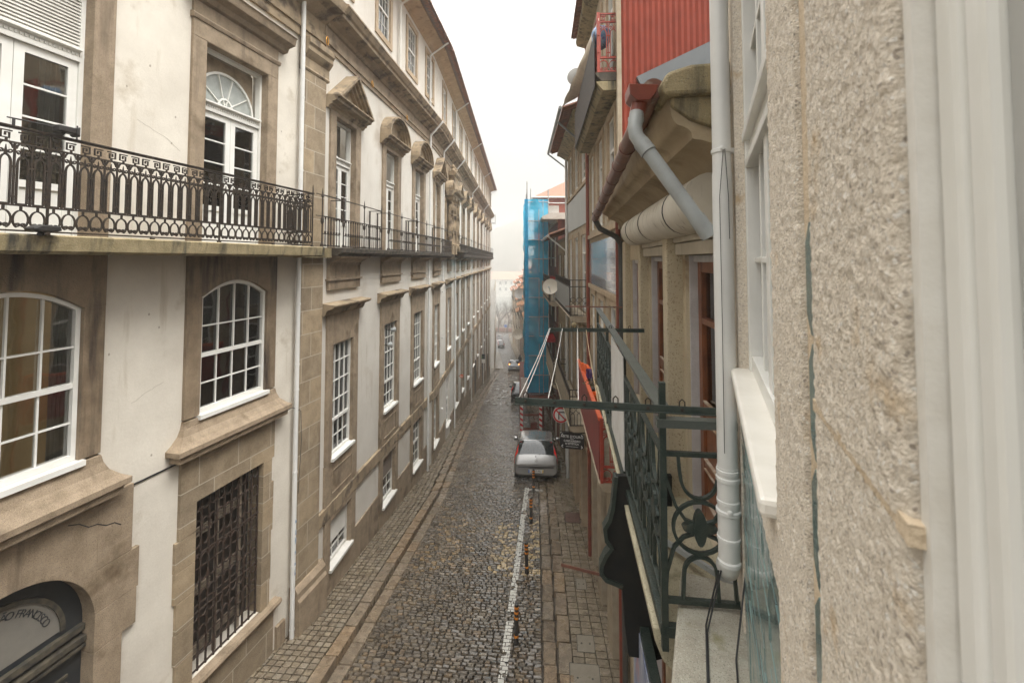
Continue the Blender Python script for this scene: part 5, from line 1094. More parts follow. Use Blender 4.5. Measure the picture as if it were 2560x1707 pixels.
# bundle wrapped in blue foil behind the top railing
t = at(1503, 90, 7.85); m_ = MB()
m_.lathe(t+Vector((0, 0, -.24)), [(.03, 0), (.12, .06), (.16, .16), (.17, .28), (.13, .36), (.04, .40)], 12); m_.obj('foil_balloon', mat('blue_printed_foil', (.06, .22, .5), (.35, .45, .55), scale=14, rough=.25, stain=(.1, .05, .2), stth=.55, stscale=12), smooth=True, label='crumpled blue printed foil balloon behind the top red railing', cat='balloon')

# ============================================================ RIGHT 3: grey-panelled house
R3 = Fr(.87, 12.64, -.0816, -1); L_3 = 5.45
b5 = empty('grey_panel_house', R3.pt(2.5, -.2, gz(15)), 'house with pale grey panels, tall white windows and iron balconies beyond the red pipe', 'building')
H3 = []
for u in (.45, 2.15, 3.85): H3 += [(u, u+.95, 2.35, 3.85), (u, u+.95, -1.52, .75), (u, u+.95, -4.5, -2.1), (u-.05, u+1., -9.5, -5.4)]
wall(R3, 0, L_3, -10.5, 4.1, H3, 0, .2).obj('wall', STO, b5)
for h in H3:
    if h[2] < -9: m_ = MB(); m_.box(R3, h[0], h[1], -.18, -.17, h[2], h[3]); m_.obj('shop_door', mat('dark_doorway', (.03, .024, .02)), b5)
    else: sash(R3, b5, h[0]+.003, h[1]-.003, h[2]+.01, h[3]-.01, 2, (1, 3), o=-.04, glass=GLASSD, back=.2, mid=h[3]-.55, curtains=False, name='window', sill=False, t=.07, bar=.05)
m_ = MB(); m_.box(R3, .02, L_3-.02, -.01, .03, 1.05, 2.15); m_.obj('grey_panel', mat('pale_grey_render', (.46, .47, .46), (.42, .43, .42), scale=2, rough=.8), b5)
m_ = MB()
for h in H3: surround(m_, R3, h[0], h[1], h[2], h[3], .13, .035, wt=.14)
m_.box(R3, 0, L_3, -.01, .06, 2.18, 2.28); m_.obj('stone_trim', mat('pale_granite', (.42, .325, .22)), b5)
m_ = MB(); m_.sweep([(0, 3.9), (.1, 3.95), (.3, 4.08), (.42, 4.12), (.42, 4.2), (0, 4.22)], [R3.xy(0), R3.xy(L_3)], side=-1); m_.obj('eaves_cornice', GRANM, b5)
m_ = MB(); tilerun(R3, 0, L_3, .70, 4.24, -2.5, 5.3, mbx=m_, pitch=.2); m_.obj('tiled_roof', TILE, b5)
m_ = MB(); m_.tube([R3.pt(0, .77, 4.24), R3.pt(L_3, .77, 4.22)], .05, 8); m_.tube([R3.pt(L_3, .77, 4.2), R3.pt(L_3-.1, .05, 3.6), R3.pt(L_3-.1, .05, -9.5)], .035, 8); m_.tube([R3.pt(1.2, .75, 4.2), R3.pt(1.5, .1, 3.75)], .035, 8); m_.obj('gutter', PVCG, b5, smooth='auto')
dp(R3.pt(5.35, .07, 0)[0], R3.pt(5.35, .07, 0)[1], -10, 4.0, .05, 'grey_downpipe', PVC, b5)
def ironbal(fr, b, u0, u1, zs, o=.5, m=IRON, slabm=STO, panel=None, h=1.0, sp=.11):
    m_ = MB(); m_.sweep([(0, zs-.16), (o-.1, zs-.16), (o, zs-.08), (o+.03, zs), (0, zs)], [fr.xy(u0), fr.xy(u1)], side=-1); m_.obj('balcony_slab', slabm, b)
    m_ = MB(); k = int((u1-u0)/sp)
    for i in range(k+1): u = u0+(u1-u0)*i/k; m_.box(fr, u-.008, u+.008, o-.02, o-.004, zs, zs+h)
    for z in (.03, .2, h-.18, h): m_.box(fr, u0, u1, o-.025, o+.0, zs+z-.01, zs+z+.012)
    S_ = FrSide(fr, u0)
    for z in (.03, h-.18, h): m_.box(S_, 0, o, -.01, .01, zs+z-.01, zs+z+.012)
    n = max(2, int(o/.16))
    for i in range(n):
        c = (i+.5)*o/n; m_.ribbon(S_, arc(c, zs+.45, o/n*.42, .07, 0, 360, 12)[:-1], .014, -.008, .008, closed=True); m_.ribbon(S_, [(c-.05, zs+.03), (c-.05, zs+.3)]+arc(c, zs+.3, .05, .06, 180, 0, 6)+[(c+.05, zs+.03)], .012, -.008, .008); m_.box(S_, c-.006, c+.006, -.006, .006, zs+.52, zs+h)
    m_.obj('balcony_railing', m, b)
    if panel: m_ = MB(); m_.box(fr, u0+.02, u1, o+.004, o+.012, zs+.12, zs+h-.2); m_.obj('railing_sheet', panel, b)
LATT = mat('straw_lattice', (.34, .28, .19), (.22, .18, .125), scale=20, rough=.9, streak=(.1, .08, .06), sscale=14, sth=.5)
ironbal(R3, b5, .15, 5.2, -1.56, .52, panel=mat('grey_wire_glass', (.16, .165, .16), (.22, .22, .21), scale=8, rough=.5))
ironbal(R3, b5, .35, 5.3, -4.62, .52, m=IRON, panel=LATT)
v = R3.pt(.0, .42, -1.78); m_ = MB(); m_.lathe(v, [(.05, -.05), (.09, 0), (.06, .05)], 10, axis=(0, 1, 0)); m_.obj('stone_boss', GRANM, b5)
# hair salon sign
sp_ = at(1430, 1102, 13.0); t = empty('salon_sign', sp_, 'black projecting salon sign with white lettering and arrows', 'sign')
ang = radians(-8); sx_, sz_ = .335, .215
F_ = lambda u, o, z: Vector((sp_.x+u*cos(ang)-z*sin(ang), sp_.y+o, sp_.z+u*sin(ang)*-1+z*cos(ang)))
ang = 0; F_ = lambda u, o, z: Vector((sp_.x+u, sp_.y+o, sp_.z+z-u*.05))
m_ = MB(); P_ = [(-sx_+.06, -sz_), (sx_-.06, -sz_), (sx_, -sz_+.06), (sx_, sz_-.06), (sx_-.06, sz_), (-sx_+.06, sz_), (-sx_, sz_-.06), (-sx_, -sz_+.06)]; m_.prism(F_, P_, 0, .04); m_.obj('sign_panel', mat('black_sign', (.012, .012, .014), rough=.35), t)
WT = mat('white_lettering', (.8, .8, .78), rough=.6); lt = MB()
ex, ey, ez = Vector((1, 0, -.05)), Vector((0, 0, 1)), Vector((0, -1, 0))
for s_, sz, dy in (("ARTE D'OURO", .095, .115), ('CABELEIREIRO', .072, -.005), ('& ESTÉTICA', .072, -.08), ('SALÃO', .03, .06)):
    q = txt(s_, sz, 'l', None, None, (ex, ey, ez), F_(0, -.003, dy)); lt.add(q.v, q.f)
for s in (1, -1):
    lt.ribbon(F_, [(s*.25, -.12), (s*.29, -.155), (s*.25, -.19)], .02, -.004, 0)
    lt.ribbon(F_, [(s*.29, .15), (s*.25, .185)], .016, -.004, 0)
lt.box(F_, -.17, .17, -.003, 0, -.158, -.152)
lt.obj('lettering', WT, t)
m_ = MB(); m_.tube([F_(-.33, .02, .24), F_(.45, .02, .24)], .012, 6); m_.obj('bracket', IRON, t)
# prohibition sign on its bracket and pole
sp_ = at(1402, 1037, 17.4); t = empty('traffic_sign', at(1431, 1208, 17.9), 'round red and white no right turn sign seen just below the nearest green bar', 'traffic sign')
F_ = lambda u, o, z: Vector((sp_.x+u, sp_.y+o, sp_.z+z))
m_ = MB(); m_.lathe(sp_, [(.30, 0), (.30, .02)], 32, axis=(0, 1, 0)); m_.obj('sign_disc', mat('sign_white', (.78, .78, .76), rough=.35), t)
m_ = MB(); m_.ribbon(F_, arc(0, 0, .255, .255, 0, 360, 36)[:-1], .062, -.006, -.001, closed=True); m_.ribbon(F_, [(-.18, .18), (.18, -.18)], .045, -.012, -.008); m_.obj('red_ring', mat('sign_red', (.55, .01, .015), rough=.35), t)
m_ = MB(); m_.ribbon(F_, [(-.075, -.17), (-.075, .075), (-.06, .10), (.15, .10)], .045, -.005, -.001); m_.prism(F_, [(.12, .055), (.19, .10), (.12, .145)], -.0055, -.001); m_.obj('arrow', mat('sign_black', (.01, .01, .01), rough=.4), t)
pb_ = at(1431, 1208, 17.9); m_ = MB(); m_.tube([(pb_.x, pb_.y, gz(17.9)), (pb_.x, pb_.y, sp_.z+.5)], .06, 12); m_.tube([(pb_.x, pb_.y, sp_.z+.1), (sp_.x+.05, sp_.y+.03, sp_.z+.1)], .015, 6); m_.obj('pole', PVCG, t, smooth='auto')
# ============================================================ farther right: yellow stone house, ochre/red houses
def simple_house(fr, Lh, zt, wm, name, lab, floors, cols_, eave=.5, roofm=TILE, winm=WHITE, depth=6, bal=None, z0=None, trim=None, ridge=1.4, group=None):
    b = empty(name, fr.pt(Lh/2, -.2, gz(fr.pt(Lh/2, 0, 0)[1])), lab, 'building', group); H = []; g0 = gz(fr.pt(Lh, 0, 0)[1])-1
    n = cols_; gl = gz(fr.pt(Lh/2, 0, 0)[1]); hh = (zt-.3-gl)/floors; W_ = min(1.0, Lh/n*.5)
    for k in range(floors):
        for i in range(n):
            c = Lh*(i+.5)/n; za = gl+hh*k; H.append((c-W_/2, c+W_/2, za+(.15 if k == 0 else .28*hh), za+hh*.86))
    wall(fr, 0, Lh, g0, zt, H, 0, .2).obj('wall', wm, b)
    tm = MB()
    for h in H:
        ts_ = MB(); surround(ts_, fr, h[0], h[1], h[2], h[3], .10, .03)
        wo_ = sash(fr, b, h[0]+.003, h[1]-.003, h[2]+.01, h[3]-.01, 2, (1, 2), o=-.04, glass=GLASSD, back=.2, mid=h[3]-(h[3]-h[2])*.3, curtains=False, name='window', sill=False, m=winm, t=.06, bar=.04); ts_.obj('window_surround', trim or GRAN, wo_)
    tm.box(fr, 0, Lh, -.01, .06, zt-.14, zt-.02); tm.obj('stone_band', trim or GRAN, b)
    if roofm:
        m_ = MB(); tilerun(fr, 0, Lh, eave, zt+.03, -depth*.5, zt+ridge, mbx=m_, pitch=.24); m_.obj('tiled_roof', roofm, b)
        m_ = MB(); m_.prism(lambda a, o, z: fr.pt(o, -a, z), [(0, zt), (depth, zt), (depth*.5, zt+ridge-.08)], 0, Lh); m_.obj('gable', wm, b)
        m_ = MB(); m_.tube([fr.pt(0, eave+.04, zt+.02), fr.pt(Lh, eave+.04, zt)], .05, 6); m_.tube([fr.pt(.15, eave+.04, zt), fr.pt(.15, .06, zt-.6), fr.pt(.15, .06, g0+1)], .04, 6); m_.obj('gutter', PVC, b)
    if bal:
        for k in bal: ironbal(fr, b, .4, Lh-.3, gl+hh*k+.27*hh, .45, sp=.16)
    return b, H
R4 = Fr(.43, 18.1, -.0886, -1)
OCH = mat('old_ochre_stone', (.34, .27, .17), (.25, .195, .12), scale=3, rough=.85, bump=.3, bscale=50, streak=(.13, .10, .06), sscale=2, sth=.55)
b6, _ = simple_house(R4, 4.3, .95, OCH, 'ochre_house', 'low ochre stone house with white gutter and a tiled porch eave, behind the round dish', 3, 2, eave=.75, bal=None)
ironbal(R4, b6, -.1, 4.2, -1.65, .75, panel=None); ironbal(R4, b6, .1, 4.2, -4.9, .6, panel=LATT)
m_ = MB(); m_.box(R4, .0, 4.2, .78, .80, -1.5, -1.0); m_.obj('lattice_screen', LATT, b6)
R5 = Fr(.04, 22.5, -.0900, -1)
RBR = mat('red_brown_render', (.17, .05, .032), (.11, .035, .025), scale=3, rough=.85, streak=(.06, .025, .02), sscale=2)
b7, _ = simple_house(R5, 11.3, 2.0, RBR, 'red_brown_house', 'dark red-brown house wrapped by the blue scaffold, with a white concrete eave', 4, 4, eave=.3, roofm=None)
m_ = MB(); m_.sweep([(-3, 2.0), (.75, 2.0), (.8, 2.12), (.4, 2.3), (-3, 2.35)], [R5.xy(-.2), R5.xy(11.4)], side=-1); m_.obj('concrete_eave', mat('chipped_white_concrete', (.55, .53, .48), (.45, .42, .37), scale=3, rough=.9, bump=.3, bscale=20), b7)
m_ = MB(); m_.box(R5, .5, 2.2, .1, .5, -1.0, -.85); m_.obj('red_awning', mat('red_canvas', (.35, .01, .01), rough=.8), b7); m_ = MB(); m_.box(R5, .5, 2.0, .1, .5, -4.1, -3.9); m_.obj('red_awning', mat('red_canvas', (.35, .01, .01), rough=.8), b7)
R6 = Fr(-1.72, 41, -.0900, -1)
RR = mat('brick_red_render', (.36, .095, .06), (.29, .075, .05), scale=2, rough=.85)
b8, _ = simple_house(R6, 9, 5.6, RR, 'red_tiled_house', 'tall brick-red house with a hipped tile roof rising behind the scaffold', 5, 4, eave=.5, roofm=None)
m_ = MB(); e = .5; zt = 5.6
P4 = [R6.pt(-e, e, zt), R6.pt(9+e, e, zt), R6.pt(9+e, -7, zt), R6.pt(-e, -7, zt)]; r0, r1 = R6.pt(3.2, -3.2, zt+2.2), R6.pt(6, -3.2, zt+2.2)
m_.add(P4+[r0, r1], [(0, 1, 5, 4), (1, 2, 5), (2, 3, 4, 5), (3, 0, 4), (3, 2, 1, 0)]); m_.obj('hipped_roof', mat('clay_tiles_rows', (.30, .16, .10), (.2, .11, .08), scale=8, rough=.85, bump=.8, bscale=12), b8)
m_ = MB(); m_.tube([P4[0], P4[1]], .07, 6); m_.tube([P4[0], P4[3]], .07, 6); m_.obj('gutter', WHITE, b8)
m_ = MB()
for o in (-1.4, -3.0, -4.6): m_.box(R6, -.03, .02, o-.5, o+.5, 3.2, 4.9)
m_.obj('gable_window', WFAR, b8)
R5b = Fr(-1.0, 34, -.1029, -1)
simple_house(R5b, 6.9, 1.0, mat('tan_render', (.36, .27, .17), (.3, .22, .14), scale=2, rough=.85), 'tan_house', 'tan rendered house hidden mostly behind the scaffold net', 4, 3, eave=.5)
far = [((-2.55, 50), 7, (.40, .27, .15), .2), ((-3.2, 57), 7, (.50, .40, .26), -2.3), ((-4.0, 64), 7, (.46, .30, .16), -1.6), ((-4.87, 71), 8, (.36, .30, .24), -3.6), ((-5.9, 79.2), 8, (.52, .44, .32), -3.2), ((-6.85, 87.4), 9, (.45, .26, .15), -5.2), ((-7.95, 96.6), 9, (.5, .42, .32), -4.6), ((-9.1, 105.8), 10, (.42, .34, .26), -7.0), ((-10.35, 116), 11, (.48, .38, .28), -6.0), ((-11.8, 127.5), 12, (.50, .36, .22), -8.2), ((-13.6, 140), 14, (.46, .4, .34), -9.5)]
desc = ['tawny house just past the scaffold', 'pale yellow house second past the scaffold', 'orange-brown house third past the scaffold', 'grey-brown house fourth past the scaffold', 'cream house midway down the far right row', 'rusty orange house below the cream one in the far right row', 'pale house with sand walls far down the right row', 'grey stone house near the low end of the right row', 'light brown house third from the low end of the right row', 'ochre house second from the low end of the right row', 'hazy grey-beige house at the low end of the right row']
for k, ((x, y), Lh, col, zt) in enumerate(far):
    nx_ = far[k+1][0] if k+1 < len(far) else (x-1.8, y+14); mm = (nx_[0]-x)/(nx_[1]-y)
    fr = Fr(x, y, mm, -1); m = mat('far_render_%d' % k, col, tuple(c*.8 for c in col), scale=1.5, rough=.9, streak=tuple(c*.45 for c in col), sscale=1.5)
    b, _ = simple_house(fr, Lh, zt, m, 'town_house', desc[k], 4, 3, eave=.7, ridge=1.3, bal=(1, 2) if k % 2 == 0 else (2, 3), group='houses down the far right side', winm=WFAR)
    if k in (0, 1, 2, 4, 5):   # sloping clay porch roofs and awnings stacked on the fronts
        m_ = MB()
        for z in (zt-2.6, zt-4.9): tilerun(fr, Lh*.15, Lh*.75, 1.05, z, 0, z+.55, mbx=m_, pitch=.24)
        m_.obj('porch_roof', mat('pale_clay_tiles', (.50, .26, .14), (.38, .19, .1), scale=6, rough=.85), b)
dish(at(1300, 734, 62), .75, 'pale satellite dish high on the far right houses', mat('grey_dish', (.33, .32, .30)))
dish(at(1296, 835, 60), .7, 'cream satellite dish midway on the far right houses', mat('cream_dish', (.62, .58, .5)))
# left side beyond the palace
F3 = Fr(-9.15, 66, -.128, 1)
b9, _ = simple_house(F3, 34, -4.3, mat('fogged_white_wall', (.62, .61, .58), (.58, .57, .54), scale=.6, rough=.9), 'white_building', 'plain white building end beyond the palace on the left', 3, 2, eave=.2, roofm=None, winm=WFAR)
m_ = MB(); m_.box(F3, -.1, 34, -.01, .06, -24, gz(66)+2.6); m_.obj('stone_plinth', GRAN, b9)
pave('pavement', lambda y: XL(y)-1, lambda y: XL(y)+1.3 if y > 66 else XL(y)+.1, 60.2, 100, .6, .5, .01, .13, pp, KERB, jit=.002, tilt=.003, bond=False)
pave('pavement', lambda y: KR(y), lambda y: XR(y)+.3, 64.2, 170, .8, .5, .01, .09, pp, KERB, jit=.002, tilt=.003, bond=False)
m_ = MB()
for y in np.arange(76, 178, 2.): m_.v += [(float(XL(y))-.5, y, gz(y)-.02), (float(XR(y))+.5, y, gz(y)-.02)]
n = len(m_.v)//2; m_.f = [(2*i, 2*i+1, 2*i+3, 2*i+2) for i in range(n-1)]; m_.obj('road', mat('wet_asphalt', (.10, .10, .10), (.13, .125, .12), scale=3, rough=.2, rough2=.45, bump=.2, bscale=30), kind='structure')
# ============================================================ scaffold with blue debris net
NETm = bpy.data.materials.new('blue_debris_net'); NETm.use_nodes = True; nn = NETm.node_tree; pb = nn.nodes['Principled BSDF']
tcx = nn.nodes.new('ShaderNodeTexCoord'); nz = nn.nodes.new('ShaderNodeTexNoise'); nz.inputs['Scale'].default_value = 1.1; nz.inputs['Detail'].default_value = 6; nn.links.new(tcx.outputs['Object'], nz.inputs['Vector'])
cr = nn.nodes.new('ShaderNodeMix'); cr.data_type = 'RGBA'; cr.inputs[6].default_value = (.0, .42, .75, 1); cr.inputs[7].default_value = (.05, .68, .95, 1); nn.links.new(nz.outputs[0], cr.inputs[0]); nn.links.new(cr.outputs[2], pb.inputs['Base Color'])
mr = nn.nodes.new('ShaderNodeMapRange'); mr.inputs[1].default_value = .3; mr.inputs[2].default_value = .7; mr.inputs[3].default_value = .50; mr.inputs[4].default_value = .74; nn.links.new(nz.outputs[0], mr.inputs[0]); nn.links.new(mr.outputs[0], pb.inputs['Alpha']); pb.inputs['Roughness'].default_value = .8
tr_ = nn.nodes.new('ShaderNodeBsdfTranslucent'); nn.links.new(cr.outputs[2], tr_.inputs[0])
mx2 = nn.nodes.new('ShaderNodeMixShader'); mx2.inputs[0].default_value = .5; tp = nn.nodes.new('ShaderNodeBsdfTransparent'); mx3 = nn.nodes.new('ShaderNodeMixShader'); nn.links.new(mr.outputs[0], mx3.inputs[0]); nn.links.new(tp.outputs[0], mx3.inputs[1]); nn.links.new(tr_.outputs[0], mx3.inputs[2])
nn.links.new(pb.outputs[0], mx2.inputs[1]); nn.links.new(mx3.outputs[0], mx2.inputs[2]); nn.links.new(mx2.outputs[0], nn.nodes['Material Output'].inputs[0])
SC = Fr(-.46, 24.0, -.09, -1); SW = 1.12; SL = 8.
t = empty('scaffold', SC.pt(4, .5, gz(27)), 'tall scaffold tower wrapped in bright blue net standing over the right pavement', 'scaffold')
STEEL = mat('galvanised_tube', (.45, .45, .44), (.3, .29, .28), scale=10, rough=.45, metal=.4)
zB, zT = -6.95, 3.2
P = MB()
for u in (0, 2, 4, 6, 8):
    for o in (0, SW): P.tube([SC.pt(u, o, zB), SC.pt(u, o, zT+random.uniform(.1, .6))], .03, 6)
for z in np.arange(zB, zT+.1, 1.0):
    for o in (0, SW): P.tube([SC.pt(0, o, z), SC.pt(SL, o, z)], .022, 5)
    for u in (0, 2, 4, 6, 8): P.tube([SC.pt(u, -.0, z), SC.pt(u, SW, z)], .022, 5)
for z in np.arange(zB, zT-2, 2.): P.tube([SC.pt(0, SW, z), SC.pt(2, SW, z+2)], .02, 5)
P.tube([SC.pt(0, SW, zT-.1), SC.pt(0, SW, zT+.95)], .03, 6); P.tube([SC.pt(.3, SW-.2, zT-.1), SC.pt(.3, SW-.2, zT+.6)], .025, 6)
for z in (3.0, 2.2, 1.9, 1.0, .1): P.tube([SC.pt(0, 0, z), SC.pt(0, -1.15, z)], .025, 6)
P.obj('scaffold_tubes', STEEL, t)
P = MB()
for z in np.arange(zB+1, zT+.1, 1.0): P.tube([SC.pt(-.1, -.05, z), SC.pt(-.1, SW+.08, z)], .018, 5)
for o in (.28, .5): P.tube([SC.pt(-.1, o, zB), SC.pt(-.1, o, zT)], .016, 5)
P.obj('outer_tubes', STEEL, t)
for z in (-4.95, -2.95, -.95, 1.05): P = MB(); P.box(SC, 0, SL, .08, SW-.08, z-.06, z); P.obj('platform', mat('steel_deck', (.16, .10, .08), (.1, .08, .07), scale=5, rough=.6), t)
P = MB()
for k in range(3):
    z = -4.9+2.*k
    P.tube([SC.pt(.1, .3, z), SC.pt(.3, .3, z+2)], .018, 5); P.tube([SC.pt(.1, .62, z), SC.pt(.3, .62, z+2)], .018, 5)
    for q in range(8): P.tube([SC.pt(.1+.2*q/8, .3, z+.25*q), SC.pt(.1+.2*q/8, .62, z+.25*q)], .012, 5)
P.obj('ladder', STEEL, t)
P = MB(); n = 60
def net(p, q, z0, z1, name):
    P = MB(); nx, nz_ = 16, 40
    for j in range(nz_+1):
        for i in range(nx+1):
            a = i/nx; z = z0+(z1-z0)*j/nz_; u = p[0]+(q[0]-p[0])*a; o = p[1]+(q[1]-p[1])*a; w_ = .045*sin(z*1.9+a*5)+.03*sin(z*5.3+a*9)+.02*sin(z*pi*2+a*3)
            P.v.append(SC.pt(u-w_*(p[0] == q[0]), o+w_*(p[0] != q[0]), z))
    ww = nx+1; P.f = [(j*ww+i, j*ww+i+1, (j+1)*ww+i+1, (j+1)*ww+i) for j in range(nz_) for i in range(nx)]
    return P.obj(name, NETm, t, smooth=True)
net((-.06, SW+.04), (-.06, .02), zB+.1, zT, 'debris_net'); net((-.06, SW+.06), (SL, SW+.06), zB+.1, zT, 'debris_net'); net((SL, .0), (SL, -1.2), zT-2, zT, 'debris_net')
P = MB()
for o in (SW+.08, SW-.02): P.prism(lambda a, oo, z: SC.pt(oo, a, z), [(o-.04, zB), (o+.05, zB), (o+.03, -2), (o+.06, zT), (o-.03, zT), (o-.05, -3)], -.12, -.04)
P.obj('gathered_net', mat('bright_blue_net', (.01, .30, .52), (.0, .2, .38), scale=6, rough=.8, streak=(.0, .12, .25), sscale=9), t)
RDW = mat('rusty_red_beam', (.20, .045, .025), (.12, .04, .03), scale=5, rough=.6)
P = MB(); P.box(SC, -.35, SL, -.1, SW+.35, zB-.14, zB-.10); P.box(SC, -.4, -.3, -.2, SW+.38, zB-.12, zB-.0); P.box(SC, -.4, -.3, -.2, SW+.38, zB-.36, zB-.28)
P.obj('base_deck', RDW, t)
gl = gz(23.6)
for k, (u, o) in enumerate(((-.3, SW+.3), (-.35, .45), (2, SW+.3), (2, .2), (5, SW+.3), (5, .2))):
    P = MB(); g0 = gz(SC.pt(u, o, 0)[1]); P.box(SC, u-.07, u+.07, o-.07, o+.07, g0, zB-.14)
    lg = P.obj('leg', RDW if k > 1 else WHITE, t)
    if k < 2:
        P = MB(); z = g0+.1
        while z < zB-.3: P.prism(lambda a, oo, zz: SC.pt(oo, a, zz), [(o-.072, z), (o+.072, z+.09), (o+.072, z+.21), (o-.072, z+.12)], u-.074, u+.074); z += .27
        P.obj('hazard_stripe', mat('sign_red', (.55, .01, .015)), lg)
P = MB(); P.box(SC, -.42, -.38, SW+.0, SW+.34, zB-.1, zB+.95); P.obj('white_board', mat('dirty_white_board', (.6, .55, .52), (.42, .34, .31), scale=5, rough=.7), t)
P = MB()
for z in (gl+.5, gl+1.2): P.box(SC, -.36, -.32, .4, SW+.3, z, z+.09)
P.box(SC, -.35, -.25, .62, .95, gl+.6, gl+.85); P.obj('barrier_rail', RDW, t)
# ============================================================ bollards
def bollard(p, first=None):
    pass
BY, BX = (16.69, 14.25, 11.59, 9.19), (-.88, -.83, -.78, -.83)
BB = mat('black_post', (.018, .017, .016), (.03, .028, .026), rough=.35); OR = mat('orange_band', (.75, .26, .02), (.65, .2, .02), rough=.4)
labs = ['farthest striped post, right behind the parked silver car', 'striped post second from the silver car', 'striped post second from the camera along the white line', 'nearest black post with orange bands beside the white line']
base = None
for k, (x, y) in enumerate(zip(BX, BY)):
    loc = Vector((x, y, gz(y)+.02))
    if base is None:
        base = empty('bollard', loc, labs[k], 'bollard', 'striped bollards along the white line'); m_ = MB()
        m_.lathe(loc, [(.05, 0), (.055, .03), (.044, .05), (.044, .72), (.036, .745), (.01, .75)], 16); m_.obj('post', BB, base, smooth='auto')
        for z in (.13, .47, .57, .66): m_ = MB(); m_.lathe(loc+Vector((0, 0, z)), [(.044, 0), (.0465, .002), (.0465, .043), (.044, .045)], 16); m_.obj('reflective_band', OR, base, smooth='auto')
    else:
        r = base.copy(); C.objects.link(r); r.location = loc; r['label'] = labs[k]; r.rotation_euler = (radians(random.uniform(-2, 2)), radians(random.uniform(-2, 2)), 0)
        for ch in [o for o in bpy.data.objects if o.parent == base]: c = ch.copy(); C.objects.link(c); c.parent = r
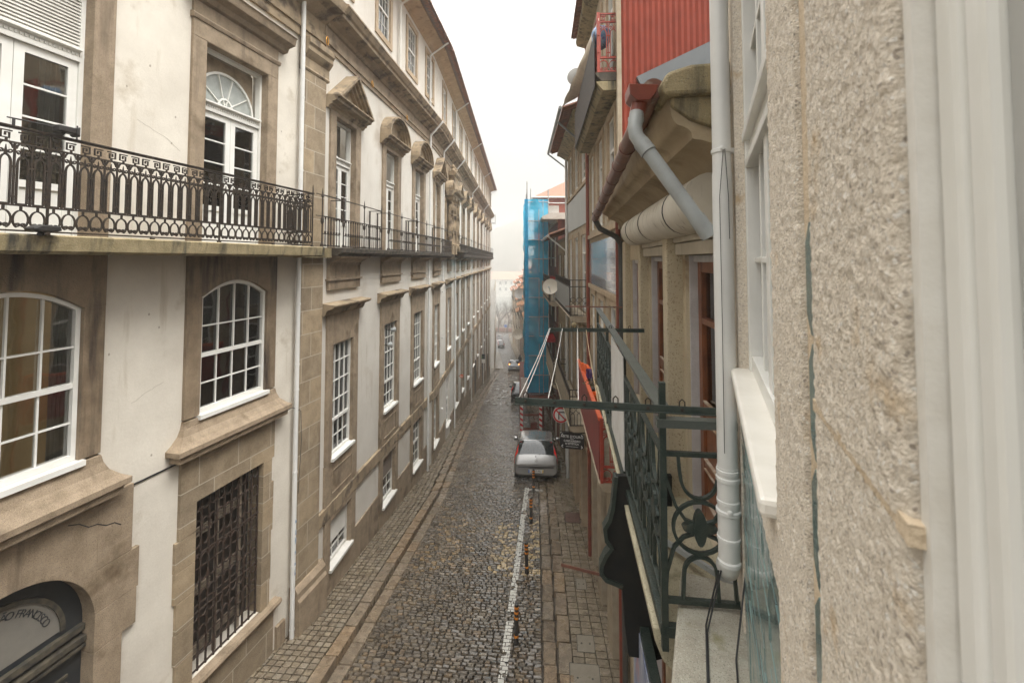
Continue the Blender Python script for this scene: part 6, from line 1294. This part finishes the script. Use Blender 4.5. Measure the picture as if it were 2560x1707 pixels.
# ============================================================ cars
def catmull(P, n):
    P = [np.array(p, float) for p in P]; out = []
    for i in range(len(P)-1):
        p0, p1, p2, p3 = P[max(i-1, 0)], P[i], P[i+1], P[min(i+2, len(P)-1)]
        for k in range(n): t = k/n; out.append(.5*((2*p1)+(-p0+p2)*t+(2*p0-5*p1+4*p2-p3)*t*t+(-p0+3*p1-3*p2+p3)*t**3))
    out.append(P[-1]); return np.array(out)
def car(loc, rz, slope, paint, lab, plate=None, detail=6, Lc=3.8, dark=False, lights=False, grp=None):
    # stations: y from the tail; ring points (x, z) from sill to roof centre
    ST = [(0.00, [(.60, .28), (.74, .36), (.76, .50), (.74, .60), (.70, .66), (.45, .68), (0, .69)]),
          (0.06, [(.66, .24), (.79, .34), (.81, .50), (.79, .64), (.74, .78), (.50, .82), (0, .84)]),
          (0.20, [(.68, .22), (.81, .34), (.83, .52), (.815, .74), (.75, .98), (.54, 1.05), (0, 1.07)]),
          (0.42, [(.70, .22), (.82, .34), (.835, .52), (.825, .82), (.69, 1.22), (.56, 1.36), (0, 1.40)]),
          (0.58, [(.70, .22), (.82, .34), (.835, .54), (.825, .86), (.66, 1.32), (.55, 1.435), (0, 1.465)]),
          (1.20, [(.70, .20), (.82, .33), (.835, .55), (.825, .88), (.66, 1.36), (.55, 1.46), (0, 1.485)]),
          (1.90, [(.70, .20), (.82, .33), (.835, .55), (.825, .88), (.66, 1.34), (.54, 1.43), (0, 1.46)]),
          (2.30, [(.70, .20), (.82, .33), (.835, .55), (.82, .88), (.69, 1.20), (.54, 1.28), (0, 1.31)]),
          (2.85, [(.70, .20), (.82, .33), (.83, .55), (.80, .86), (.74, .95), (.50, 1.00), (0, 1.02)]),
          (3.35, [(.68, .20), (.80, .33), (.81, .52), (.76, .74), (.68, .82), (.45, .86), (0, .88)]),
          (3.68, [(.62, .22), (.74, .32), (.75, .46), (.70, .60), (.60, .68), (.4, .70), (0, .72)]),
          (3.80, [(.50, .28), (.64, .34), (.66, .44), (.62, .52), (.54, .58), (.35, .60), (0, .61)])]
    rows = [catmull([(x, y, z) for x, z in ring], detail) for y, ring in ST]
    cols = [catmull([r[i] for r in rows], detail) for i in range(len(rows[0]))]
    G = np.array(cols)       # [ring index][station index]
    nr, ns = G.shape[0], G.shape[1]; sk = Lc/3.8
    root = empty('parked_car', loc, lab, 'car', grp); cz_, sz_ = cos(rz), sin(rz); ts = slope
    def T(p, off=0):
        x, y, z = p[0], p[1]*sk, p[2]; z2 = z+y*ts
        return (loc[0]+x*cz_-y*sz_, loc[1]+x*sz_+y*cz_, loc[2]+z2)
    def S(i, j):      # signed grid (mirror for negative i)
        return G[abs(i)][j]
    m_ = MB(); idx = {}
    for sgn in (1, -1):
        for i in range(nr):
            for j in range(ns):
                p = G[i][j]; idx[(sgn, i, j)] = len(m_.v); m_.v.append(T((p[0]*sgn, p[1], p[2])))
        for i in range(nr-1):
            for j in range(ns-1): q = (idx[(sgn, i, j)], idx[(sgn, i, j+1)], idx[(sgn, i+1, j+1)], idx[(sgn, i+1, j)]); m_.f.append(q if sgn > 0 else q[::-1])
    for j in (0, ns-1): m_.f.append(tuple(idx[(1, i, j)] for i in range(nr))+tuple(idx[(-1, i, j)] for i in range(nr-1, -1, -1)))
    m_.obj('body', paint, root, smooth='auto')
    u_ = MB(); u_.box(lambda x, y, z: T((x, y, z)), -.68, .68, .12, 3.65, .16, .34); u_.obj('underbody', BLACK, root)
    def patch(i0, i1, j0, j1, name, m, off=.006, mirror=True, both=False, par=None):
        "patch over the body skin; fractional grid indices"
        o_ = None
        for sgn in ((1, -1) if mirror else (1,)):
            P = MB(); ni, nj = 8, 8
            for a in range(ni+1):
                for b in range(nj+1):
                    fi = i0+(i1-i0)*a/ni; jj0 = j0 if not callable(j0) else j0(a/ni); jj1 = j1 if not callable(j1) else j1(a/ni); fj = jj0+(jj1-jj0)*b/nj
                    def smp(fi, fj):
                        i, j = min(int(fi), nr-2), min(int(fj), ns-2); x, y = fi-i, fj-j
                        return G[i][j]*(1-x)*(1-y)+G[i+1][j]*x*(1-y)+G[i][j+1]*(1-x)*y+G[i+1][j+1]*x*y
                    p = smp(fi, fj); du = smp(min(fi+.5, nr-1), fj)-smp(max(fi-.5, 0), fj); dv = smp(fi, min(fj+.5, ns-1))-smp(fi, max(fj-.5, 0))
                    n_ = np.cross(du, dv); n_ /= (np.linalg.norm(n_)+1e-9)
                    if np.dot(n_, p-np.array([0, 1.9, .7])) < 0: n_ = -n_
                    p = p+n_*off; P.v.append(T((p[0]*sgn, p[1], p[2])))
            P.f = [(a*(nj+1)+b, a*(nj+1)+b+1, (a+1)*(nj+1)+b+1, (a+1)*(nj+1)+b) for a in range(ni) for b in range(nj)]
            if both:   # close across the centre line
                pass
            o_ = P.obj(name, m, root, smooth=True)
        return o_
    D = detail; CG = mat('car_glass', (.03, .04, .042), (.015, .018, .02), rough=.04, spec=.8)
    def full(i0, j0, j1, name, m, off=.007):      # symmetric patch from ring i0 over the centre
        P = MB(); ni, nj = 12, 8
        for a in range(2*ni+1):
            s = 1 if a <= ni else -1; t_ = a/ni if a <= ni else 2-a/ni; fi = i0+(nr-1-i0)*t_
            for b in range(nj+1):
                fj = j0+(j1-j0)*b/nj; i, j = min(int(fi), nr-2), min(int(fj), ns-2); x, y = fi-i, fj-j
                p = G[i][j]*(1-x)*(1-y)+G[i+1][j]*x*(1-y)+G[i][j+1]*(1-x)*y+G[i+1][j+1]*x*y
                dv = G[i][min(j+1, ns-1)]-G[i][max(j-1, 0)]; nn_ = np.array([0, -dv[2], dv[1]]); nn_ /= (np.linalg.norm(nn_)+1e-9); p = p+nn_*off
                P.v.append(T((p[0]*s, p[1], p[2])))
        P.f = [(a*(nj+1)+b, a*(nj+1)+b+1, (a+1)*(nj+1)+b+1, (a+1)*(nj+1)+b) for a in range(2*ni) for b in range(nj)]
        return P.obj(name, m, root, smooth=True)
    full(4.5*D, 1.75*D, 3.35*D, 'rear_window', CG); full(4.2*D, 6.25*D, 7.85*D, 'windscreen', CG)
    patch(3.15*D, 4.0*D, 3.9*D, 5.2*D, 'side_window', CG); patch(3.15*D, 4.0*D, 5.35*D, 7.0*D, 'side_window', CG)
    TL = mat('tail_light_red', (.85, .02, .012), (.7, .015, .01), rough=.15, coat=.8)
    patch(3.0*D, 4.44*D, lambda a: (1.25+.75*a)*D, lambda a: (2.0+1.1*a)*D, 'tail_light', TL, off=.012)
    TR = mat('bumper_trim', (.02, .02, .022), rough=.4)
    P = MB(); Tf = lambda x, y, z: T((x, y, z))
    P.ribbon(lambda x, o, z: T((x, .0+.035*abs(x)**2*2+o-.012, z)), [(-.72, .565), (-.4, .575), (0, .58), (.4, .575), (.72, .565)], .045, -.02, .02); P.obj('bumper_strip', TR, root)
    P = MB(); P.box(Tf, -.28, .28, -.028, -.005, .37, .49); pl = P.obj('number_plate', mat('plate_white', (.72, .72, .70), rough=.4), root)
    P = MB(); P.box(Tf, -.278, -.235, -.031, -.027, .372, .488); P.obj('plate_blue_band', mat('plate_blue', (.02, .12, .45)), pl)
    P = MB(); P.box(Tf, .235, .278, -.031, -.027, .372, .488); P.obj('plate_yellow_band', mat('plate_yellow', (.7, .5, .08)), pl)
    if plate:
        ex = Vector(T((1, 0, 0)))-Vector(T((0, 0, 0))); q = txt(plate, .105, 'l', None, None, (ex, Vector((0, 0, 1)), Vector((0, -1, 0))), Vector(T((0, -.031, .43)))); P = MB(); P.add(q.v, q.f); P.obj('plate_lettering', BLACK, pl)
        P = MB(); P.tube([T((.02, .145, .955)), T((.22, .17, 1.02))], .009, 6); P.lathe(T((0, .13, .93)), [(.03, 0), (.02, .03)], 10, axis=(0, -1, 0)); P.obj('rear_wiper', TR, root)
        P = MB(); P.lathe(T((0, .045, .79)), [(.032, 0), (.032, .012)], 14, axis=(0, -1, 0)); P.obj('tail_emblem', CHR, root)
        P = MB(); P.box(Tf, -.52, -.40, .045, .055, .75, .775); P.box(Tf, .36, .54, .045, .055, .75, .775); P.obj('badge_lettering', TR, root)
        P = MB(); P.tube([T((-.56, .65, 1.44)), T((-.56, 1.9, 1.44))], .010, 6); P.tube([T((.56, .65, 1.44)), T((.56, 1.9, 1.44))], .010, 6); P.tube([T((0, .7, 1.48)), T((0, .5, 1.72))], .004, 5); P.obj('roof_trim', TR, root)
        P = MB(); P.box(Tf, -.62, .62, .425, .44, 1.37, 1.385); P.obj('brake_light', TL, root)
    for s in (1, -1):
        P = MB(); P.lathe(T((s*.82, 2.52, .93)), [(.03, 0), (.08, .03), (.09, .10), (.06, .18), (.01, .2)], 10, axis=(s, 0, .1)); P.obj('wing_mirror', paint if not dark else TR, root, smooth='auto')
        for y in (.62, 3.08):
            c = Vector(T((s*.70, y, .29))); P = MB(); P.lathe(c-Vector((s*.06, 0, 0)), [(.17, 0), (.28, .005), (.295, .03), (.295, .15), (.28, .175), (.19, .178)], 24, axis=(s, 0, 0)); wh = P.obj('wheel', BLACK, root, smooth='auto')
            P = MB(); P.lathe(c+Vector((s*.10, 0, 0)), [(.18, 0), (.185, .02), (.05, .01), (.03, .03)], 18, axis=(s, 0, 0)); P.obj('rim', CHR, wh, smooth='auto')
    if lights:
        for s in (1, -1):
            P = MB(); P.lathe(T((s*.66, .05, .95)), [(.07, 0), (.06, .04)], 10, axis=(0, -1, 0)); P.obj('indicator_light', LIT, root)
    return root
CHR = mat('silver_trim', (.5, .5, .5), rough=.3, metal=.6)
LIT = bpy.data.materials.new('lit_amber'); LIT.use_nodes = True; e_ = LIT.node_tree.nodes['Principled BSDF']; e_.inputs['Base Color'].default_value = (.9, .35, .08, 1); e_.inputs['Emission Color'].default_value = (1, .4, .08, 1); e_.inputs['Emission Strength'].default_value = 3
SILV = mat('silver_paint', (.40, .395, .385), (.37, .365, .355), scale=2, rough=.26, metal=.6, coat=.6, stain=(.34, .335, .32), stth=.6, stscale=3)
car(Vector((-.83, 17.45, gz(17.45)+.02)), .035, -.11, SILV, 'silver hatchback parked behind the striped posts', plate='20-47-PD', detail=8)
car(Vector((-2.62, 34.0, gz(34)+.03)), .09, -.15, mat('black_paint', (.02, .02, .022), rough=.15, coat=.8), 'dark car parked beside the scaffold, half hidden by the white board', detail=4, dark=True)
car(Vector((-6.05, 64.0, gz(64)+.03)), .10, -.135, mat('pale_blue_paint', (.30, .34, .40), rough=.25, coat=.6), 'pale blue-grey small car with lit amber lights, farther down the street', detail=4, lights=True)
for k, (px, py, Y, col, lab) in enumerate(((1253, 872, 118, (.03, .03, .032), 'black car first in the far parked row'), (1252, 858, 126, (.35, .35, .36), 'grey car second in the far parked row'), (1250, 846, 134, (.6, .6, .6), 'white car third in the far parked row'), (1249, 836, 146, (.2, .2, .21), 'dark grey car last in the far parked row'))):
    p = at(px, py, Y); car(Vector((p.x, p.y, gz(Y)+.03)), .13, -.13, mat('far_paint_%d' % k, col, rough=.25, coat=.5), lab, detail=3, grp='cars parked far down on the left')
# ============================================================ pedestrian
pz = at(1300, 903, 70); g0 = gz(70)+.09; t_ = Vector((pz.x, 70, g0))
me = bpy.data.meshes.new('person'); J = [(0, 0, .95), (0, 0, 1.2), (0, 0, 1.42), (0, -.01, 1.53), (0, -.02, 1.66), (.10, 0, .9), (.12, .05, .5), (.12, .16, .06), (.13, .02, .03), (-.10, 0, .9), (-.11, -.10, .5), (-.11, -.18, .10), (-.11, -.32, .04), (.19, 0, 1.38), (.25, .06, 1.1), (.24, -.04, .88), (-.19, 0, 1.38), (-.26, -.02, 1.1), (-.24, -.14, .92)]
Ed = [(0, 1), (1, 2), (2, 3), (3, 4), (0, 5), (5, 6), (6, 7), (7, 8), (0, 9), (9, 10), (10, 11), (11, 12), (2, 13), (13, 14), (14, 15), (2, 16), (16, 17), (17, 18)]
rr = [.16, .15, .15, .06, .10, .11, .075, .05, .045, .11, .075, .05, .045, .07, .05, .035, .07, .05, .035]
me.from_pydata(J, Ed, []); po = bpy.data.objects.new('person', me); C.objects.link(po); po.location = t_; tag(po, 'person in dark clothes walking on the right pavement beside the pale car', 'person')
md = po.modifiers.new('skin', 'SKIN')
for i, r_ in enumerate(rr): me.skin_vertices[0].data[i].radius = (r_, r_*.85)
me.skin_vertices[0].data[0].use_root = True
po.modifiers.new('sub', 'SUBSURF').levels = 1; me.materials.append(mat('dark_clothes', (.03, .035, .05), (.05, .05, .06), scale=5, rough=.9))
WL[po.name] = t_; m_ = MB(); m_.lathe(t_+Vector((0, -.0, 1.64)), [(.09, 0), (.115, .06), (.10, .13), (.04, .165)], 10); m_.obj('hair', BLACK, po, smooth=True)
# ============================================================ far trees, quay, river, far bank
BARK = mat('bare_branch', (.10, .085, .07), (.07, .06, .05), scale=5, rough=.9)
def tree(p, H, lab, seed):
    rnd = random.Random(seed); t = empty('bare_tree', p, lab, 'tree', 'bare trees by the river'); m_ = MB(); br = MB()
    def grow(a, d, l, r, dep):
        pts = [a]; q = a
        for k in range(3): d = (d+Vector((rnd.gauss(0, .12), rnd.gauss(0, .12), rnd.gauss(.02, .06)))).normalized(); q = q+d*l/3; pts.append(q)
        (m_ if dep == 0 else br).tube(pts, [r, r*.88, r*.76, r*.62], 5 if dep < 3 else 3, caps=False)
        if dep < 6:
            for k in range(3 if dep < 5 else 2):
                s = 1-.22*k; nd = (d+Vector((rnd.uniform(-1, 1), rnd.uniform(-1, 1), rnd.uniform(-.2, .6)))*.75).normalized(); grow(pts[3 if k == 0 else 2], nd, l*rnd.uniform(.62, .8), r*.55, dep+1)
    grow(p, Vector((0, 0, 1)), H*.28, H*.02, 0); m_.obj('trunk', BARK, t); br.obj('crown', BARK, t)
tree(at(1246, 832, 172), 17, 'bare tree nearest the white building, at the end of the street', 3); tree(at(1268, 834, 176), 19, 'taller bare tree beside the far right houses', 8); tree(at(1257, 836, 196), 16, 'small bare tree between two larger ones by the river', 12)
m_ = MB(); q = at(1240, 826, 180); m_.box(W, q.x, q.x+8, 180, 181, -28.6, -26.9); m_.obj('quay_wall', mat('reddish_wall', (.25, .13, .10), rough=.9), label='low reddish wall across the foot of the street', cat='wall')
p = at(1264, 815, 172); t = empty('round_sign', Vector((p.x, p.y, gz(172))), 'small round blue sign at the foot of the street', 'traffic sign'); m_ = MB(); m_.tube([(p.x, p.y, gz(172)), (p.x, p.y, p.z)], .06, 6); m_.obj('pole', PVCG, t); m_ = MB(); m_.lathe(p, [(.55, 0), (.55, .05)], 14, axis=(0, -1, 0)); m_.obj('sign_disc', mat('sign_blue', (.03, .12, .4)), t)
m_ = MB(); m_.box(W, -165, 145, 214, 395, -33, -32); m_.obj('river', mat('grey_river', (.12, .13, .12), (.15, .155, .14), scale=.3, rough=.1, bump=.3, bscale=1.5), kind='structure')
t = empty('warehouse', Vector((-45, 400, -33)), 'long pale riverside building with a reddish roof across the river in the haze', 'building')
m_ = MB(); m_.box(W, -110, 60, 400, 420, -33, -17); m_.obj('wall', mat('pale_far_wall', (.7, .68, .62), rough=.9), t)
m_ = MB(); m_.prism(lambda a, o, z: (o, a, z), [(398, -17), (422, -17), (410, -10.5)], -112, 62); m_.obj('roof', mat('far_clay_roof', (.42, .2, .12), rough=.9), t)
m_ = MB()
for z in (-21.5, -27):
    for x in np.arange(-106, 56, 5): m_.box(W, x, x+1.7, 399.8, 400.1, z, z+2.6)
m_.obj('window', mat('far_window', (.12, .12, .12)), t)
m_ = MB(); nx, ny = 60, 20
for j in range(ny+1):
    for i in range(nx+1):
        x = -165+300*i/nx; y = 430+250*j/ny; h = 66*(1-math.exp(-((y-425)/75.)))*math.exp(-((x+42)/62.)**2)+34*(1-math.exp(-((y-425)/90.)))*math.exp(-((x+150)/120.)**2)+10+6*mn.noise(Vector((x*.03, y*.03, 0)))+4*mn.noise(Vector((x*.1, y*.1, 3)))
        m_.v.append((x, y, -33+h))
m_.f = [(j*(nx+1)+i, j*(nx+1)+i+1, (j+1)*(nx+1)+i+1, (j+1)*(nx+1)+i) for j in range(ny) for i in range(nx)]
m_.obj('hill', mat('wooded_hill', (.06, .065, .045), (.11, .10, .08), scale=.05, rough=1), smooth=True, kind='structure')
# ============================================================ haze
m_ = MB(); m_.box(W, -170, 150, -16, 700, -36, 50)
hm = bpy.data.materials.new('haze'); hm.use_nodes = True; hn = hm.node_tree; hn.nodes.clear(); ho = hn.nodes.new('ShaderNodeOutputMaterial'); hv = hn.nodes.new('ShaderNodeVolumePrincipled')
hv.inputs['Color'].default_value = (.70, .695, .675, 1); hv.inputs['Density'].default_value = .0029; hv.inputs['Anisotropy'].default_value = .2; hn.links.new(hv.outputs[0], ho.inputs['Volume'])
m_.obj('haze', hm, kind='stuff')
